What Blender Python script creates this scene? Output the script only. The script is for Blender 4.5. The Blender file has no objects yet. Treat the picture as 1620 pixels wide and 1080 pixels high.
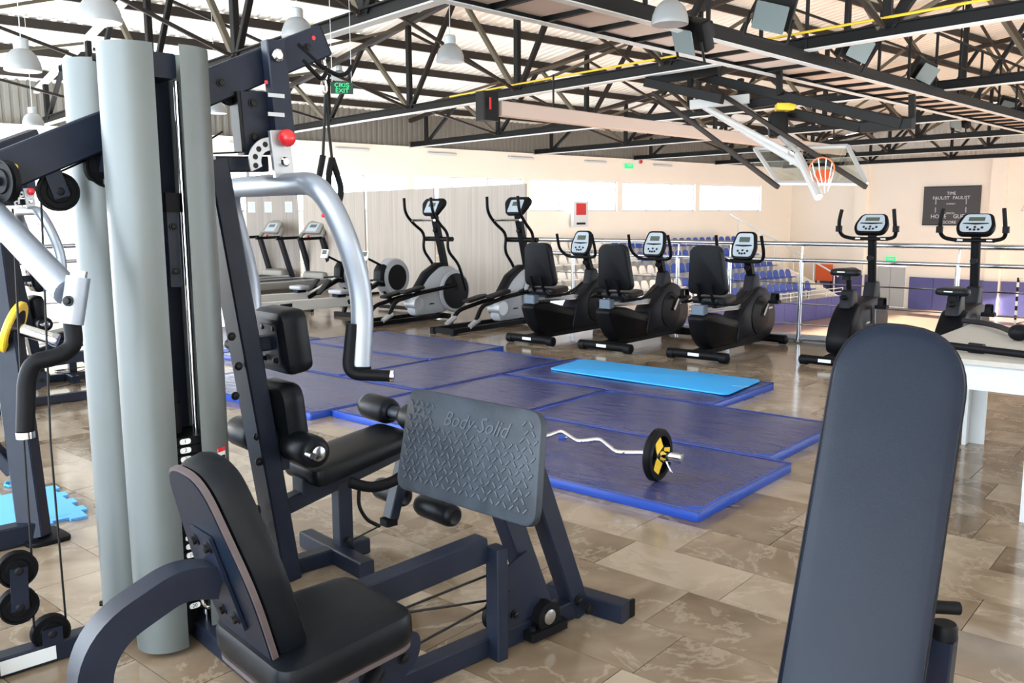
import bpy, bmesh, math, random
from mathutils import Vector, Matrix
random.seed(7)
V = Vector
PI = math.pi
# ------------------------------------------------------------------ camera
F_PX, YAW, PIT, ROL, CAM_H = 1383.0, math.radians(-40.52), math.radians(8.21), math.radians(-0.29), 1.42
_f = V((math.sin(YAW)*math.cos(PIT), math.cos(YAW)*math.cos(PIT), -math.sin(PIT)))
_r = V((math.cos(YAW), -math.sin(YAW), 0)); _u = _r.cross(_f)
CR = _r*math.cos(ROL) + _u*math.sin(ROL); CU = -_r*math.sin(ROL) + _u*math.cos(ROL); CF = _f
O = V((0, 0, CAM_H))
sc = bpy.context.scene
cd = bpy.data.cameras.new('camera'); cam = bpy.data.objects.new('camera', cd)
sc.collection.objects.link(cam); sc.camera = cam
cd.sensor_width = 36; cd.lens = 36*F_PX/1620; cd.clip_end = 300; cd.clip_start = 0.05
cam.matrix_world = Matrix(((CR.x, CU.x, -CF.x, 0), (CR.y, CU.y, -CF.y, 0), (CR.z, CU.z, -CF.z, CAM_H), (0, 0, 0, 1)))
# ------------------------------------------------------------------ sky, sun, exposure
w = bpy.data.worlds.new('World'); sc.world = w; w.use_nodes = True
bg = w.node_tree.nodes['Background']
bg.inputs[0].default_value = (0.80, 0.90, 1.0, 1); bg.inputs[1].default_value = 5.0
DW = math.radians(-8.52)                                   # the hall is turned a little against the gallery
WX = V((math.cos(DW), math.sin(DW), 0)); WY = V((-math.sin(DW), math.cos(DW), 0))
sd = bpy.data.lights.new('sun', 'SUN'); sd.energy = 22; sd.angle = 0.01; sd.color = (1, 0.93, 0.82)
so = bpy.data.objects.new('sun', sd); sc.collection.objects.link(so)
_sd = (-WX*math.cos(math.radians(15)) + WY*0.12 - V((0, 0, math.sin(math.radians(15))))).normalized()
so.rotation_euler = _sd.to_track_quat('-Z', 'Y').to_euler(); so.location = (20, 20, 20)
sc.view_settings.view_transform = 'Standard'; sc.view_settings.look = 'None'
sc.view_settings.gamma = 1; sc.view_settings.exposure = 0.95; sc.view_settings.use_curve_mapping = False

def ray(x, y): return CF + CR*((x-810)/F_PX) - CU*((y-540)/F_PX)
def at(x, y, d): return O + ray(x, y)*d                    # a pixel's direction at a known distance
def onz(x, y, z=0.0):
    d = ray(x, y); return O + d*((z-CAM_H)/d.z)
def onpl(x, y, n, k):
    d = ray(x, y); n = V(n); return O + d*((k-n.dot(O))/n.dot(d))
def proj(p):
    q = V(p)-O; ww = q.dot(CF)
    return (810+F_PX*q.dot(CR)/ww, 540-F_PX*q.dot(CU)/ww, ww)
def H(hx, hy, z): return WX*hx + WY*hy + V((0, 0, z))
COL = sc.collection
# ------------------------------------------------------------------ materials
MATS = {}
def mat(name, col, rough=0.5, metal=0.0, col2=None, scale=6.0, bump=0.0, bscale=40.0, spec=0.5, emit=None, estr=0, coat=0, detail=4, trans=0, alpha=1, stretch=None):
    m = bpy.data.materials.new(name); m.use_nodes = True; nt = m.node_tree; b = nt.nodes['Principled BSDF']
    b.inputs['Base Color'].default_value = (*col, 1); b.inputs['Roughness'].default_value = rough
    b.inputs['Metallic'].default_value = metal; b.inputs['Specular IOR Level'].default_value = spec
    b.inputs['Coat Weight'].default_value = coat; b.inputs['Transmission Weight'].default_value = trans; b.inputs['Alpha'].default_value = alpha
    if emit: b.inputs['Emission Color'].default_value = (*emit, 1); b.inputs['Emission Strength'].default_value = estr
    tc = nt.nodes.new('ShaderNodeTexCoord'); src = tc.outputs['Object']
    if stretch:
        mp = nt.nodes.new('ShaderNodeMapping'); mp.inputs['Scale'].default_value = stretch
        nt.links.new(src, mp.inputs[0]); src = mp.outputs[0]
    if col2:
        n = nt.nodes.new('ShaderNodeTexNoise'); n.inputs['Scale'].default_value = scale; n.inputs['Detail'].default_value = detail
        mx = nt.nodes.new('ShaderNodeMix'); mx.data_type = 'RGBA'
        mx.inputs[6].default_value = (*col, 1); mx.inputs[7].default_value = (*col2, 1)
        rp = nt.nodes.new('ShaderNodeMapRange'); rp.inputs[1].default_value = 0.35; rp.inputs[2].default_value = 0.65
        nt.links.new(src, n.inputs['Vector']); nt.links.new(n.outputs['Fac'], rp.inputs[0]); nt.links.new(rp.outputs[0], mx.inputs[0])
        nt.links.new(mx.outputs[2], b.inputs['Base Color'])
    if bump:
        n2 = nt.nodes.new('ShaderNodeTexNoise'); n2.inputs['Scale'].default_value = bscale; n2.inputs['Detail'].default_value = 3
        bp = nt.nodes.new('ShaderNodeBump'); bp.inputs['Strength'].default_value = bump; bp.inputs['Distance'].default_value = 0.01
        nt.links.new(src, n2.inputs['Vector']); nt.links.new(n2.outputs['Fac'], bp.inputs['Height']); nt.links.new(bp.outputs[0], b.inputs['Normal'])
    MATS[name] = m; return m
mat('navy', (0.006, 0.009, 0.019), 0.40, spec=0.24, col2=(0.009, 0.013, 0.025), scale=9, bump=0.05, bscale=300)
mat('shroud', (0.105, 0.118, 0.118), 0.42, 0.25, col2=(0.096, 0.108, 0.105), scale=3, bump=0.03, bscale=500)
mat('vinyl', (0.004, 0.005, 0.007), 0.32, spec=0.12, bump=0.06, bscale=420, col2=(0.006, 0.007, 0.009), scale=4)
mat('bench_vinyl', (0.0035, 0.0065, 0.015), 0.32, spec=0.18, bump=0.08, bscale=350, col2=(0.005, 0.009, 0.018), scale=3)
mat('rubber', (0.004, 0.004, 0.005), 0.5, spec=0.1)
mat('plastic', (0.004, 0.004, 0.005), 0.40, spec=0.08, bump=0.03, bscale=300)
mat('charcoal', (0.009, 0.009, 0.012), 0.45, spec=0.12)
mat('tread', (0.016, 0.021, 0.029), 0.5, spec=0.3, col2=(0.032, 0.041, 0.053), scale=7, bump=0.1, bscale=120)
mat('tread_bar', (0.045, 0.055, 0.068), 0.45)
mat('silver_tube', (0.27, 0.30, 0.35), 0.36, 0.6)
mat('silver', (0.38, 0.39, 0.41), 0.38, 0.6)
mat('steel', (0.46, 0.48, 0.51), 0.2, 1.0)
mat('chrome', (0.80, 0.80, 0.80), 0.08, 1.0)
mat('grey_plastic', (0.27, 0.28, 0.30), 0.42)
mat('slate', (0.06, 0.085, 0.12), 0.45)
mat('console_face', (0.30, 0.34, 0.38), 0.42)
mat('khaki_plastic', (0.17, 0.16, 0.14), 0.5)
mat('lcd', (0.055, 0.065, 0.05), 0.2)
mat('red', (0.55, 0.02, 0.025), 0.25)
mat('orange', (0.75, 0.12, 0.03), 0.5)
mat('yellow', (0.75, 0.50, 0.03), 0.4)
mat('white', (0.62, 0.62, 0.62), 0.5)
mat('white_rail', (0.47, 0.46, 0.44), 0.4)
mat('paper', (0.55, 0.57, 0.58), 0.7)
mat('plywood', (0.055, 0.040, 0.042), 0.6, col2=(0.07, 0.05, 0.05), scale=30)
mat('mat_blue', (0.022, 0.034, 0.13), 0.26, col2=(0.045, 0.045, 0.11), scale=2.2, bump=0.9, bscale=5.0, stretch=(1, 3.0, 1))
mat('mat_edge', (0.010, 0.05, 0.32), 0.38, bump=0.15, bscale=30)
mat('cyan', (0.015, 0.27, 0.62), 0.6, bump=0.1, bscale=90)
mat('puzzle', (0.10, 0.36, 0.75), 0.7)
mat('partition', (0.31, 0.262, 0.222), 0.5, col2=(0.25, 0.21, 0.178), scale=1.0, stretch=(26, 26, 0.8))
mat('wall', (0.88, 0.78, 0.66), 0.75, col2=(0.86, 0.755, 0.635), scale=0.5)
mat('pad_purple', (0.075, 0.075, 0.22), 0.5, col2=(0.09, 0.09, 0.25), scale=2)
mat('court', (0.46, 0.31, 0.215), 0.32, col2=(0.42, 0.285, 0.195), scale=0.7)
mat('concrete', (0.70, 0.64, 0.55), 0.8, col2=(0.66, 0.60, 0.52), scale=1.5)
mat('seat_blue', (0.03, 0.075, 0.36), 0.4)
mat('seat_glare', (0.78, 0.73, 0.66), 0.45)  # pale stand-in for the seat blue: glare put into the colour
mat('black_steel', (0.007, 0.0065, 0.006), 0.5, spec=0.2)
mat('brown_steel', (0.026, 0.019, 0.015), 0.55, spec=0.25)
mat('khaki_steel', (0.105, 0.087, 0.058), 0.55, spec=0.3)
mat('pale_steel', (0.55, 0.56, 0.54), 0.45, 0.1)
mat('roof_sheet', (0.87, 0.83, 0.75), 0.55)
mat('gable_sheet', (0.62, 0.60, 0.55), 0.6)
mat('eave_sheet_shaded', (0.17, 0.155, 0.13), 0.6)  # darker copy of the gable sheet: shade under the eave put into the colour
mat('lamp_shade', (0.48, 0.49, 0.49), 0.22, trans=0.45)
mat('lamp_cap', (0.42, 0.45, 0.45), 0.4, 0.3)
mat('pink_panel', (0.50, 0.40, 0.34), 0.7)
mat('green_sign', (0.0, 0.03, 0.015), 0.4)
mat('green_lit', (0.02, 0.5, 0.15), 0.4, emit=(0.05, 0.8, 0.3), estr=0.45)
mat('score_board', (0.045, 0.042, 0.042), 0.5)
mat('net', (0.85, 0.82, 0.80), 0.8)
mat('flood_glass', (0.16, 0.19, 0.185), 0.12)
mat('cable', (0.005, 0.005, 0.006), 0.4, spec=0.2)
mat('grout', (0.20, 0.16, 0.12), 0.6)
mat('tile_under', (0.25, 0.2, 0.15), 0.6)
# clear glass panes
def glassmat(name, col, mixf):
    m = bpy.data.materials.new(name); m.use_nodes = True; nt = m.node_tree; nt.nodes.remove(nt.nodes['Principled BSDF'])
    t = nt.nodes.new('ShaderNodeBsdfTransparent'); t.inputs[0].default_value = (*col, 1); g = nt.nodes.new('ShaderNodeBsdfGlossy'); g.inputs['Roughness'].default_value = 0.03
    mx = nt.nodes.new('ShaderNodeMixShader'); mx.inputs[0].default_value = mixf
    nt.links.new(t.outputs[0], mx.inputs[1]); nt.links.new(g.outputs[0], mx.inputs[2]); nt.links.new(mx.outputs[0], nt.nodes['Material Output'].inputs[0]); MATS[name] = m
glassmat('pane', (0.95, 0.97, 1.0), 0.06); glassmat('board_glass', (0.86, 0.90, 0.88), 0.12)
# polished marble tiles: base tone varies tile by tile, pale veins
def tilemat():
    m = bpy.data.materials.new('marble'); m.use_nodes = True; nt = m.node_tree; L = nt.links.new; b = nt.nodes['Principled BSDF']
    ge = nt.nodes.new('ShaderNodeNewGeometry'); oi = nt.nodes.new('ShaderNodeObjectInfo')
    ad = nt.nodes.new('ShaderNodeMath'); ad.operation = 'ADD'; fr = nt.nodes.new('ShaderNodeMath'); fr.operation = 'FRACT'
    L(ge.outputs['Random Per Island'], ad.inputs[0]); L(oi.outputs['Random'], ad.inputs[1]); L(ad.outputs[0], fr.inputs[0])
    mul = nt.nodes.new('ShaderNodeMath'); mul.operation = 'MULTIPLY'; mul.inputs[1].default_value = 37.0; L(fr.outputs[0], mul.inputs[0])
    n1 = nt.nodes.new('ShaderNodeTexNoise'); n1.noise_dimensions = '4D'; n1.inputs['Scale'].default_value = 2.2; n1.inputs['Detail'].default_value = 6; n1.inputs['Distortion'].default_value = 1.2
    L(ge.outputs['Position'], n1.inputs['Vector']); L(mul.outputs[0], n1.inputs['W'])
    s = nt.nodes.new('ShaderNodeMath'); s.operation = 'MULTIPLY_ADD'; s.inputs[1].default_value = 0.42; s.inputs[2].default_value = -0.16; L(fr.outputs[0], s.inputs[0])
    s2 = nt.nodes.new('ShaderNodeMath'); s2.operation = 'ADD'; L(n1.outputs['Fac'], s2.inputs[0]); L(s.outputs[0], s2.inputs[1])
    cr = nt.nodes.new('ShaderNodeValToRGB'); e = cr.color_ramp.elements
    e[0].position = 0.22; e[0].color = (0.10, 0.066, 0.038, 1); e[1].position = 0.78; e[1].color = (0.31, 0.245, 0.18, 1)
    k = cr.color_ramp.elements.new(0.5); k.color = (0.185, 0.135, 0.09, 1); L(s2.outputs[0], cr.inputs[0])
    n2 = nt.nodes.new('ShaderNodeTexNoise'); n2.noise_dimensions = '4D'; n2.inputs['Scale'].default_value = 2.4; n2.inputs['Detail'].default_value = 12; n2.inputs['Roughness'].default_value = 0.62; n2.inputs['Distortion'].default_value = 0.8
    L(ge.outputs['Position'], n2.inputs['Vector']); L(mul.outputs[0], n2.inputs['W'])
    d = nt.nodes.new('ShaderNodeMath'); d.operation = 'SUBTRACT'; d.inputs[1].default_value = 0.5; L(n2.outputs['Fac'], d.inputs[0])
    ab = nt.nodes.new('ShaderNodeMath'); ab.operation = 'ABSOLUTE'; L(d.outputs[0], ab.inputs[0])
    mr = nt.nodes.new('ShaderNodeMapRange'); mr.inputs[1].default_value = 0.0; mr.inputs[2].default_value = 0.02; mr.inputs[3].default_value = 0.38; mr.inputs[4].default_value = 0.0; L(ab.outputs[0], mr.inputs[0])
    mx = nt.nodes.new('ShaderNodeMix'); mx.data_type = 'RGBA'; mx.inputs[7].default_value = (0.38, 0.31, 0.24, 1)
    L(mr.outputs[0], mx.inputs[0]); L(cr.outputs[0], mx.inputs[6]); L(mx.outputs[2], b.inputs['Base Color'])
    b.inputs['Roughness'].default_value = 0.13; b.inputs['Specular IOR Level'].default_value = 0.5
    MATS['marble'] = m
tilemat()
# ------------------------------------------------------------------ mesh builder
def fillet(pts, rad, n=6, closed=False):
    pts = [V(p) for p in pts]; out = []; N = len(pts)
    for i, p in enumerate(pts):
        if not closed and (i == 0 or i == N-1): out.append(p); continue
        a = pts[(i-1) % N]; b = pts[(i+1) % N]; d1 = a-p; d2 = b-p
        t = min(rad, d1.length*0.49, d2.length*0.49); q0 = p+d1.normalized()*t; q1 = p+d2.normalized()*t
        for k in range(n+1):
            s = k/n; out.append(q0*(1-s)**2 + p*2*s*(1-s) + q1*s*s)
    return out
def inset(poly, d):
    N = len(poly); out = []
    for i in range(N):
        a = V(poly[i-1]); p = V(poly[i]); b = V(poly[(i+1) % N]); e1 = (p-a); e2 = (b-p)
        if e1.length < 1e-9 or e2.length < 1e-9: out.append(p.copy()); continue
        e1.normalize(); e2.normalize()
        n1 = V((-e1.y, e1.x)); n2 = V((-e2.y, e2.x)); n = n1+n2
        if n.length < 1e-6: n = n1
        n.normalize(); c = max(0.4, n.dot(n1)); out.append(p+n*(d/c))
    return out
def rrect(wd, ht, r, n=5):
    return [V((q.x, q.y)) for q in fillet([(-wd/2, -ht/2, 0), (wd/2, -ht/2, 0), (wd/2, ht/2, 0), (-wd/2, ht/2, 0)], r, n, True)]
def circ(r, n=24): return [V((r*math.cos(2*PI*i/n), r*math.sin(2*PI*i/n))) for i in range(n)]
class MB:
    def __init__(s, T=None): s.v = []; s.f = []; s.T = T
    def add(s, vs, fs):
        o = len(s.v); s.v += [V(p) for p in vs]; s.f += [tuple(i+o for i in f) for f in fs]; return s
    def rings(s, R, cap0=True, cap1=True, closed=False):
        n = len(R[0]); vs = [p for r in R for p in r]; fs = []; m = len(R)
        for k in range(m if closed else m-1):
            a = k*n; b = ((k+1) % m)*n
            for i in range(n): j = (i+1) % n; fs.append((a+i, a+j, b+j, b+i))
        if cap0 and not closed: fs.append(tuple(reversed(range(n))))
        if cap1 and not closed: fs.append(tuple(range((m-1)*n, m*n)))
        return s.add(vs, fs)
    def beam(s, p0, p1, wd, ht, up=(0, 0, 1), ch=None):
        p0 = V(p0); p1 = V(p1); d = (p1-p0).normalized(); up = V(up)
        if abs(d.dot(up)) > 0.98: up = V((0, 1, 0)) if abs(d.y) < 0.9 else V((1, 0, 0))
        x = d.cross(up).normalized(); y = x.cross(d)
        c = min(wd, ht)*0.08 if ch is None else ch
        a, b = wd/2, ht/2
        prof = [(-a+c, -b), (a-c, -b), (a, -b+c), (a, b-c), (a-c, b), (-a+c, b), (-a, b-c), (-a, -b+c)] if c > 0 else [(-a, -b), (a, -b), (a, b), (-a, b)]
        return s.rings([[p+x*u+y*v for u, v in prof] for p in (p0, p1)])
    def box(s, c, sz, rz=0, ch=0.0, M=None):
        c = V(c); R = M or Matrix.Rotation(rz, 3, 'Z'); z = R @ V((0, 0, sz[2]/2)); 
        return s.beam(c-z, c+z, sz[0], sz[1], R @ V((0, 1, 0)), ch) if True else s
    def cyl(s, p0, p1, r, r2=None, n=16):
        return s.loft([(p0, r), (p1, r if r2 is None else r2)], n)
    def loft(s, pr, n=16):
        P = [V(p) for p, _ in pr]; d = (P[-1]-P[0]).normalized(); up = V((0, 0, 1)) if abs(d.z) < 0.9 else V((1, 0, 0))
        x = d.cross(up).normalized(); y = d.cross(x)
        return s.rings([[p+(x*math.cos(-2*PI*i/n)+y*math.sin(-2*PI*i/n))*max(r, 1e-4) for i in range(n)] for p, (_, r) in zip(P, pr)])
    def tube(s, path, r, n=10, rad=None, closed=False, k=6):
        P = [V(p) for p in path]
        if rad: P = fillet(P, rad, k, closed)
        m = len(P); R = []; prev = None
        for i, p in enumerate(P):
            if closed: t = (P[(i+1) % m]-P[i-1])
            else: t = (P[min(i+1, m-1)]-P[max(i-1, 0)])
            if t.length < 1e-9: t = V((0, 0, 1))
            t.normalize()
            if prev is None:
                up = V((0, 0, 1)) if abs(t.z) < 0.9 else V((1, 0, 0)); x = t.cross(up).normalized()
            else:
                x = prev - t*prev.dot(t)
                x = x.normalized() if x.length > 1e-6 else t.orthogonal().normalized()
            prev = x; y = t.cross(x); rr = r[i] if isinstance(r, (list, tuple)) else r
            R.append([p+(x*math.cos(2*PI*q/n)+y*math.sin(2*PI*q/n))*rr for q in range(n)])
        return s.rings(R, closed=closed)
    def strip(s, path, wd, ht, side, rad=None, k=8):     # rectangular tube along a path lying in a plane with normal `side`
        P = [V(p) for p in path]; side = V(side).normalized()
        if rad: P = fillet(P, rad, k)
        m = len(P); R = []
        for i, p in enumerate(P):
            t = (P[min(i+1, m-1)]-P[max(i-1, 0)]).normalized(); n = side.cross(t).normalized()
            R.append([p-side*wd/2-n*ht/2, p+side*wd/2-n*ht/2, p+side*wd/2+n*ht/2, p-side*wd/2+n*ht/2])
        return s.rings(R)
    def lathe(s, prof, o, ax=(0, 0, 1), n=20):
        o = V(o); ax = V(ax).normalized(); return s.rings([[q for q in _ring(o+ax*h, ax, r, n)] for r, h in prof])
    def prism(s, poly, o, u, v, t, ch=0.0, dome=0.0):    # polygon in (u,v) pushed along u x v by t; chamfered / domed edges
        o = V(o); u = V(u).normalized(); v = V(v); v = (v-u*v.dot(u)).normalized(); nn = u.cross(v)
        ar = sum(poly[i-1][0]*poly[i][1]-poly[i][0]*poly[i-1][1] for i in range(len(poly)))
        if ar < 0: poly = list(reversed(poly))
        poly = [V((p[0], p[1])) for p in poly]
        L = [(0, 0), (0, t)] if ch <= 0 else [(ch, 0), (ch*0.3, ch*0.3), (0, ch), (0, t-ch), (ch*0.3, t-ch*0.3), (ch, t)]
        R = [[o+u*p.x+v*p.y+nn*h for p in inset(poly, d)] for d, h in L]
        if dome:
            q = inset(poly, ch); c = sum(q, V((0, 0)))/len(q)
            for k, h in ((0.88, 0.5), (0.65, 0.85), (0.3, 1.0)): R.append([o+u*(c.x+(p.x-c.x)*k)+v*(c.y+(p.y-c.y)*k)+nn*(t+dome*h) for p in q])
        return s.rings(R)
    def sphere(s, c, r, n=14, sz=(1, 1, 1)):
        c = V(c); pr = [(max(1e-4, math.sin(PI*i/8)), -math.cos(PI*i/8)) for i in range(9)]
        return s.rings([[c+V((rr*math.cos(2*PI*q/n)*r*sz[0], rr*math.sin(2*PI*q/n)*r*sz[1], z*r*sz[2])) for q in range(n)] for rr, z in pr])
    def build(s, name, m, parent=None, ang=35):
        me = bpy.data.meshes.new(name); vs = s.v
        if s.T: vs = [s.T(p) for p in vs]
        me.from_pydata([tuple(p) for p in vs], [], s.f); me.materials.append(MATS[m]); me.update()
        bm = bmesh.new(); bm.from_mesh(me); bmesh.ops.recalc_face_normals(bm, faces=bm.faces); bm.to_mesh(me); bm.free()
        me.shade_smooth(); me.set_sharp_from_angle(angle=math.radians(ang))
        o = bpy.data.objects.new(name, me); COL.objects.link(o); o.parent = parent; return o
def _ring(o, ax, r, n):
    up = V((0, 0, 1)) if abs(ax.z) < 0.9 else V((1, 0, 0)); x = ax.cross(up).normalized(); y = ax.cross(x)
    return [o+(x*math.cos(2*PI*i/n)+y*math.sin(2*PI*i/n))*max(r, 1e-4) for i in range(n)]
def tag(o, label, cat, group=None, kind=None):
    if label: o['label'] = label
    if cat: o['category'] = cat
    if group: o['group'] = group
    if kind: o['kind'] = kind
    return o
def struct(o): o['kind'] = 'structure'; return o
def thing(name, label, cat, loc=(0, 0, 0), rz=0, group=None):
    o = bpy.data.objects.new(name, None); COL.objects.link(o); o.location = loc; o.rotation_euler = (0, 0, rz); o.empty_display_size = 0.1
    return tag(o, label, cat, group)
def copytree(o, parent=None):
    c = o.copy(); COL.objects.link(c); c.parent = parent
    for ch in list(o.children): copytree(ch, c)
    return c
def wl(loc, rz=0):                                          # world point -> local of an Empty at loc turned by rz
    Mi = (Matrix.Translation(V(loc)) @ Matrix.Rotation(rz, 4, 'Z')).inverted(); return lambda p: Mi @ V(p)
def text(name, s, size, o, u, v, m, parent=None, ext=0.0008, shear=0.0, T=None, align='CENTER', sx=1.0):
    c = bpy.data.curves.new(name, 'FONT'); c.body = s; c.size = size; c.extrude = ext; c.align_x = align; c.align_y = 'CENTER'; c.shear = shear; c.resolution_u = 2
    t = bpy.data.objects.new(name, c); COL.objects.link(t); dg = bpy.context.evaluated_depsgraph_get()
    me = bpy.data.meshes.new_from_object(t.evaluated_get(dg)); bpy.data.objects.remove(t); bpy.data.curves.remove(c)
    u = V(u).normalized(); v = V(v); v = (v-u*v.dot(u)).normalized(); n = u.cross(v); o = V(o)
    for q in me.vertices:
        p = o+u*q.co.x*sx+v*q.co.y+n*q.co.z
        q.co = T(p) if T else p
    me.materials.clear(); me.materials.append(MATS[m]); ob = bpy.data.objects.new(name, me); COL.objects.link(ob); ob.parent = parent; return ob
# ================================================================== THE SETTING
def hbox(mb, hx0, hx1, hy0, hy1, z0, z1):
    c = H((hx0+hx1)/2, (hy0+hy1)/2, (z0+z1)/2)
    return mb.box(c, (abs(hx1-hx0), abs(hy1-hy0), z1-z0), DW)
ZC = -3.4                                                   # court level
floor = MB().box((-8, 2.75, -0.21), (24, 13.5, 0.40)).box((-13.85, 11.25, -0.21), (12.3, 3.5, 0.40)).build('floor', 'grout'); struct(floor)
edge = MB().box((-1.85, 9.56, 0.03), (11.7, 0.12, 0.08), 0, 0.006).build('trim_1', 'grey_plastic'); struct(edge)
# marble tiles in running rows, the 300 nearest in view as pieces, the rest joined
TL, TW = 0.56, 0.321
def tmesh(l):
    m = MB().box((0, 0, -0.006), (l-0.003, TW-0.003, 0.012)); o = m.build('tile', 'marble'); me = o.data; bpy.data.objects.remove(o); return me
cand = []
row = 0; y = 2.83-0.321*19
while y < 12.9:
    x0 = -19.9 + random.choice((0.05, 0.18, 0.3, 0.42)) - TL; x = x0; xe = 3.9 if y+TW < 9.5 else -7.75
    while x < xe:
        l = TL if random.random() < 0.75 else TL*random.choice((0.5, 0.75))
        a = max(x, -19.95); b = min(x+l, xe)
        if b-a > 0.05: cand.append((a, b, y))
        x += l
    y += TW
vis = []
for i, (a, b, y) in enumerate(cand):
    if b-a < 0.05: continue
    px, py, d = proj(((a+b)/2, y+TW/2, 0))
    if d > 0.5 and -40 < px < 1660 and py < 1130: vis.append((d, i))
def under_mat(a, b, y):
    return (-4.9 < a and b < -1.95 and 3.5 < y and y+TW < 5.6) or (-7.9 < a and b < -3.0 and 3.75 < y and y+TW < 6.7)
vis = [(d, i) for d, i in vis if not under_mat(*cand[i])]
vis.sort(); near = set(i for d, i in vis[:300]); tm = {}
far = MB()
for i, (a, b, y) in enumerate(cand):
    if i in near:
        k = round(b-a, 3)
        if k not in tm: tm[k] = tmesh(k)
        o = bpy.data.objects.new('tile', tm[k]); COL.objects.link(o); o.location = ((a+b)/2, y+TW/2, random.uniform(-0.0005, 0.0005)); o.parent = floor
    else: far.box(((a+b)/2, y+TW/2, -0.006), (b-a-0.003, TW-0.003, 0.012))
fo = far.build('tile_field', 'marble', floor); fo['kind'] = 'stuff'
# hall shell
struct(hbox(MB(), -27.6, 7.4, 9.7, 45, ZC-0.3, ZC).build('floor_court', 'court'))
WIN = [(7.45+5.75*k, 7.45+5.75*k+5.4) for k in range(6)]; WZ0, WZ1 = 1.58, 2.9
m = MB(); hbox(m, -27.6, -27.3, -6, 45, ZC, WZ0); hbox(m, -27.6, -27.3, -6, 45, WZ1, 3.95)
prev = -6
for a, b in WIN: hbox(m, -27.6, -27.3, prev, a, WZ0, WZ1); prev = b
hbox(m, -27.6, -27.3, prev, 45, WZ0, WZ1)
struct(m.build('wall_left', 'wall'))
for k, (a, b) in enumerate(WIN):
    f = MB()
    for z in (WZ0+0.03, WZ1-0.03): hbox(f, -27.5, -27.4, a, b, z-0.03, z+0.03)
    for j in range(4):
        q = a+0.03+(b-a-0.06)*j/3; hbox(f, -27.5, -27.4, q-0.03, q+0.03, WZ0, WZ1)
    o = struct(f.build('window_%d' % (k+1), 'white'))
    for j in range(3):
        q0 = a+0.06+(b-a-0.06)*j/3; q1 = a+(b-a-0.06)*(j+1)/3; hbox(MB(), -27.46, -27.45, q0, q1, WZ0+0.06, WZ1-0.06).build('pane', 'pane', o)
m = MB(); hbox(m, -27.6, -22.15, 44.6, 44.9, ZC, 3.95); hbox(m, -20.6, 7.4, 44.6, 44.9, ZC, 3.95); hbox(m, -22.15, -20.6, 44.6, 44.9, -1.27, 3.95)
hbox(m, -23.4, -22.75, 44.3, 44.6, ZC, 4.0); hbox(m, -16.7, -16.05, 44.3, 44.6, ZC, 4.0); hbox(m, -10.2, -9.55, 44.3, 44.6, ZC, 4.0)
struct(m.build('wall_far', 'wall'))
# side wall out of view to the right, added for light: solid to shade the gallery, windows to light the court
m = MB(); hbox(m, 7.1, 7.4, -6, 9.3, -0.5, 5.2); hbox(m, 7.1, 7.4, 9.3, 45, ZC, -0.6); hbox(m, 7.1, 7.4, 9.3, 45, 3.7, 5.2)
for k in range(7): hbox(m, 7.1, 7.4, 9.3+k*5.75, 9.3+k*5.75+1.2, -0.6, 3.7)
struct(m.build('wall_right_unseen', 'wall'))
# gable and eave sheeting above the masonry (corrugated)
def sheet(name, hx0, hx1, hy0, hy1, zf, zt, mt, step=0.22):
    mb = MB(); L = math.hypot(hx1-hx0, hy1-hy0); n = int(L/step); vs = []; fs = []
    dx, dy = (hx1-hx0)/L, (hy1-hy0)/L; k = 0
    for i in range(n):
        for t, d in ((0, 0), (0.45, 0), (0.6, 0.04), (0.85, 0.04)):
            s = (i+t)*step; hx = hx0+dx*s-dy*d; hy = hy0+dy*s+dx*d*-1
            vs += [H(hx, hy, zf(hx)), H(hx, hy, zt(hx))]
    for i in range(len(vs)//2-1): fs.append((2*i, 2*i+2, 2*i+3, 2*i+1))
    return mb.add(vs, fs).build(name, mt)
RZ = lambda hx: 5.05+0.13*(hx+27.3) if hx < -10 else 5.05+0.13*17.3-0.13*(hx+10)
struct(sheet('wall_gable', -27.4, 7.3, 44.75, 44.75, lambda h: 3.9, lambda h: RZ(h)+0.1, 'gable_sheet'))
struct(sheet('wall_eave', -27.45, -27.45, -6, 44.8, lambda h: 3.9, lambda h: 5.2, 'eave_sheet_shaded'))
# roof: corrugated sheets running down the slope
vs = []; fs = []; n = 0; hy = -6.0
prof = []
while hy < 45:
    for t, d in ((0, 0), (0.16, 0), (0.19, 0.035), (0.25, 0.035)): prof.append((hy+t, d))
    hy += 0.28
for hy, d in prof:
    for hx in (-27.9, -10, 7.8): vs.append(H(hx, hy, RZ(hx)+d+0.12))
for i in range(len(prof)-1):
    for j in (0, 1): fs.append((i*3+j, i*3+j+1, i*3+3+j+1, i*3+3+j))
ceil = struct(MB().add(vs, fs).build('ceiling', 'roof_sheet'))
hx = -26.3
while hx < 7:
    z = RZ(hx)
    MB().beam(H(hx, -6, z), H(hx, 44.7, z), 0.09, 0.20).build('purlin', 'brown_steel', ceil); hx += 2.0
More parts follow.
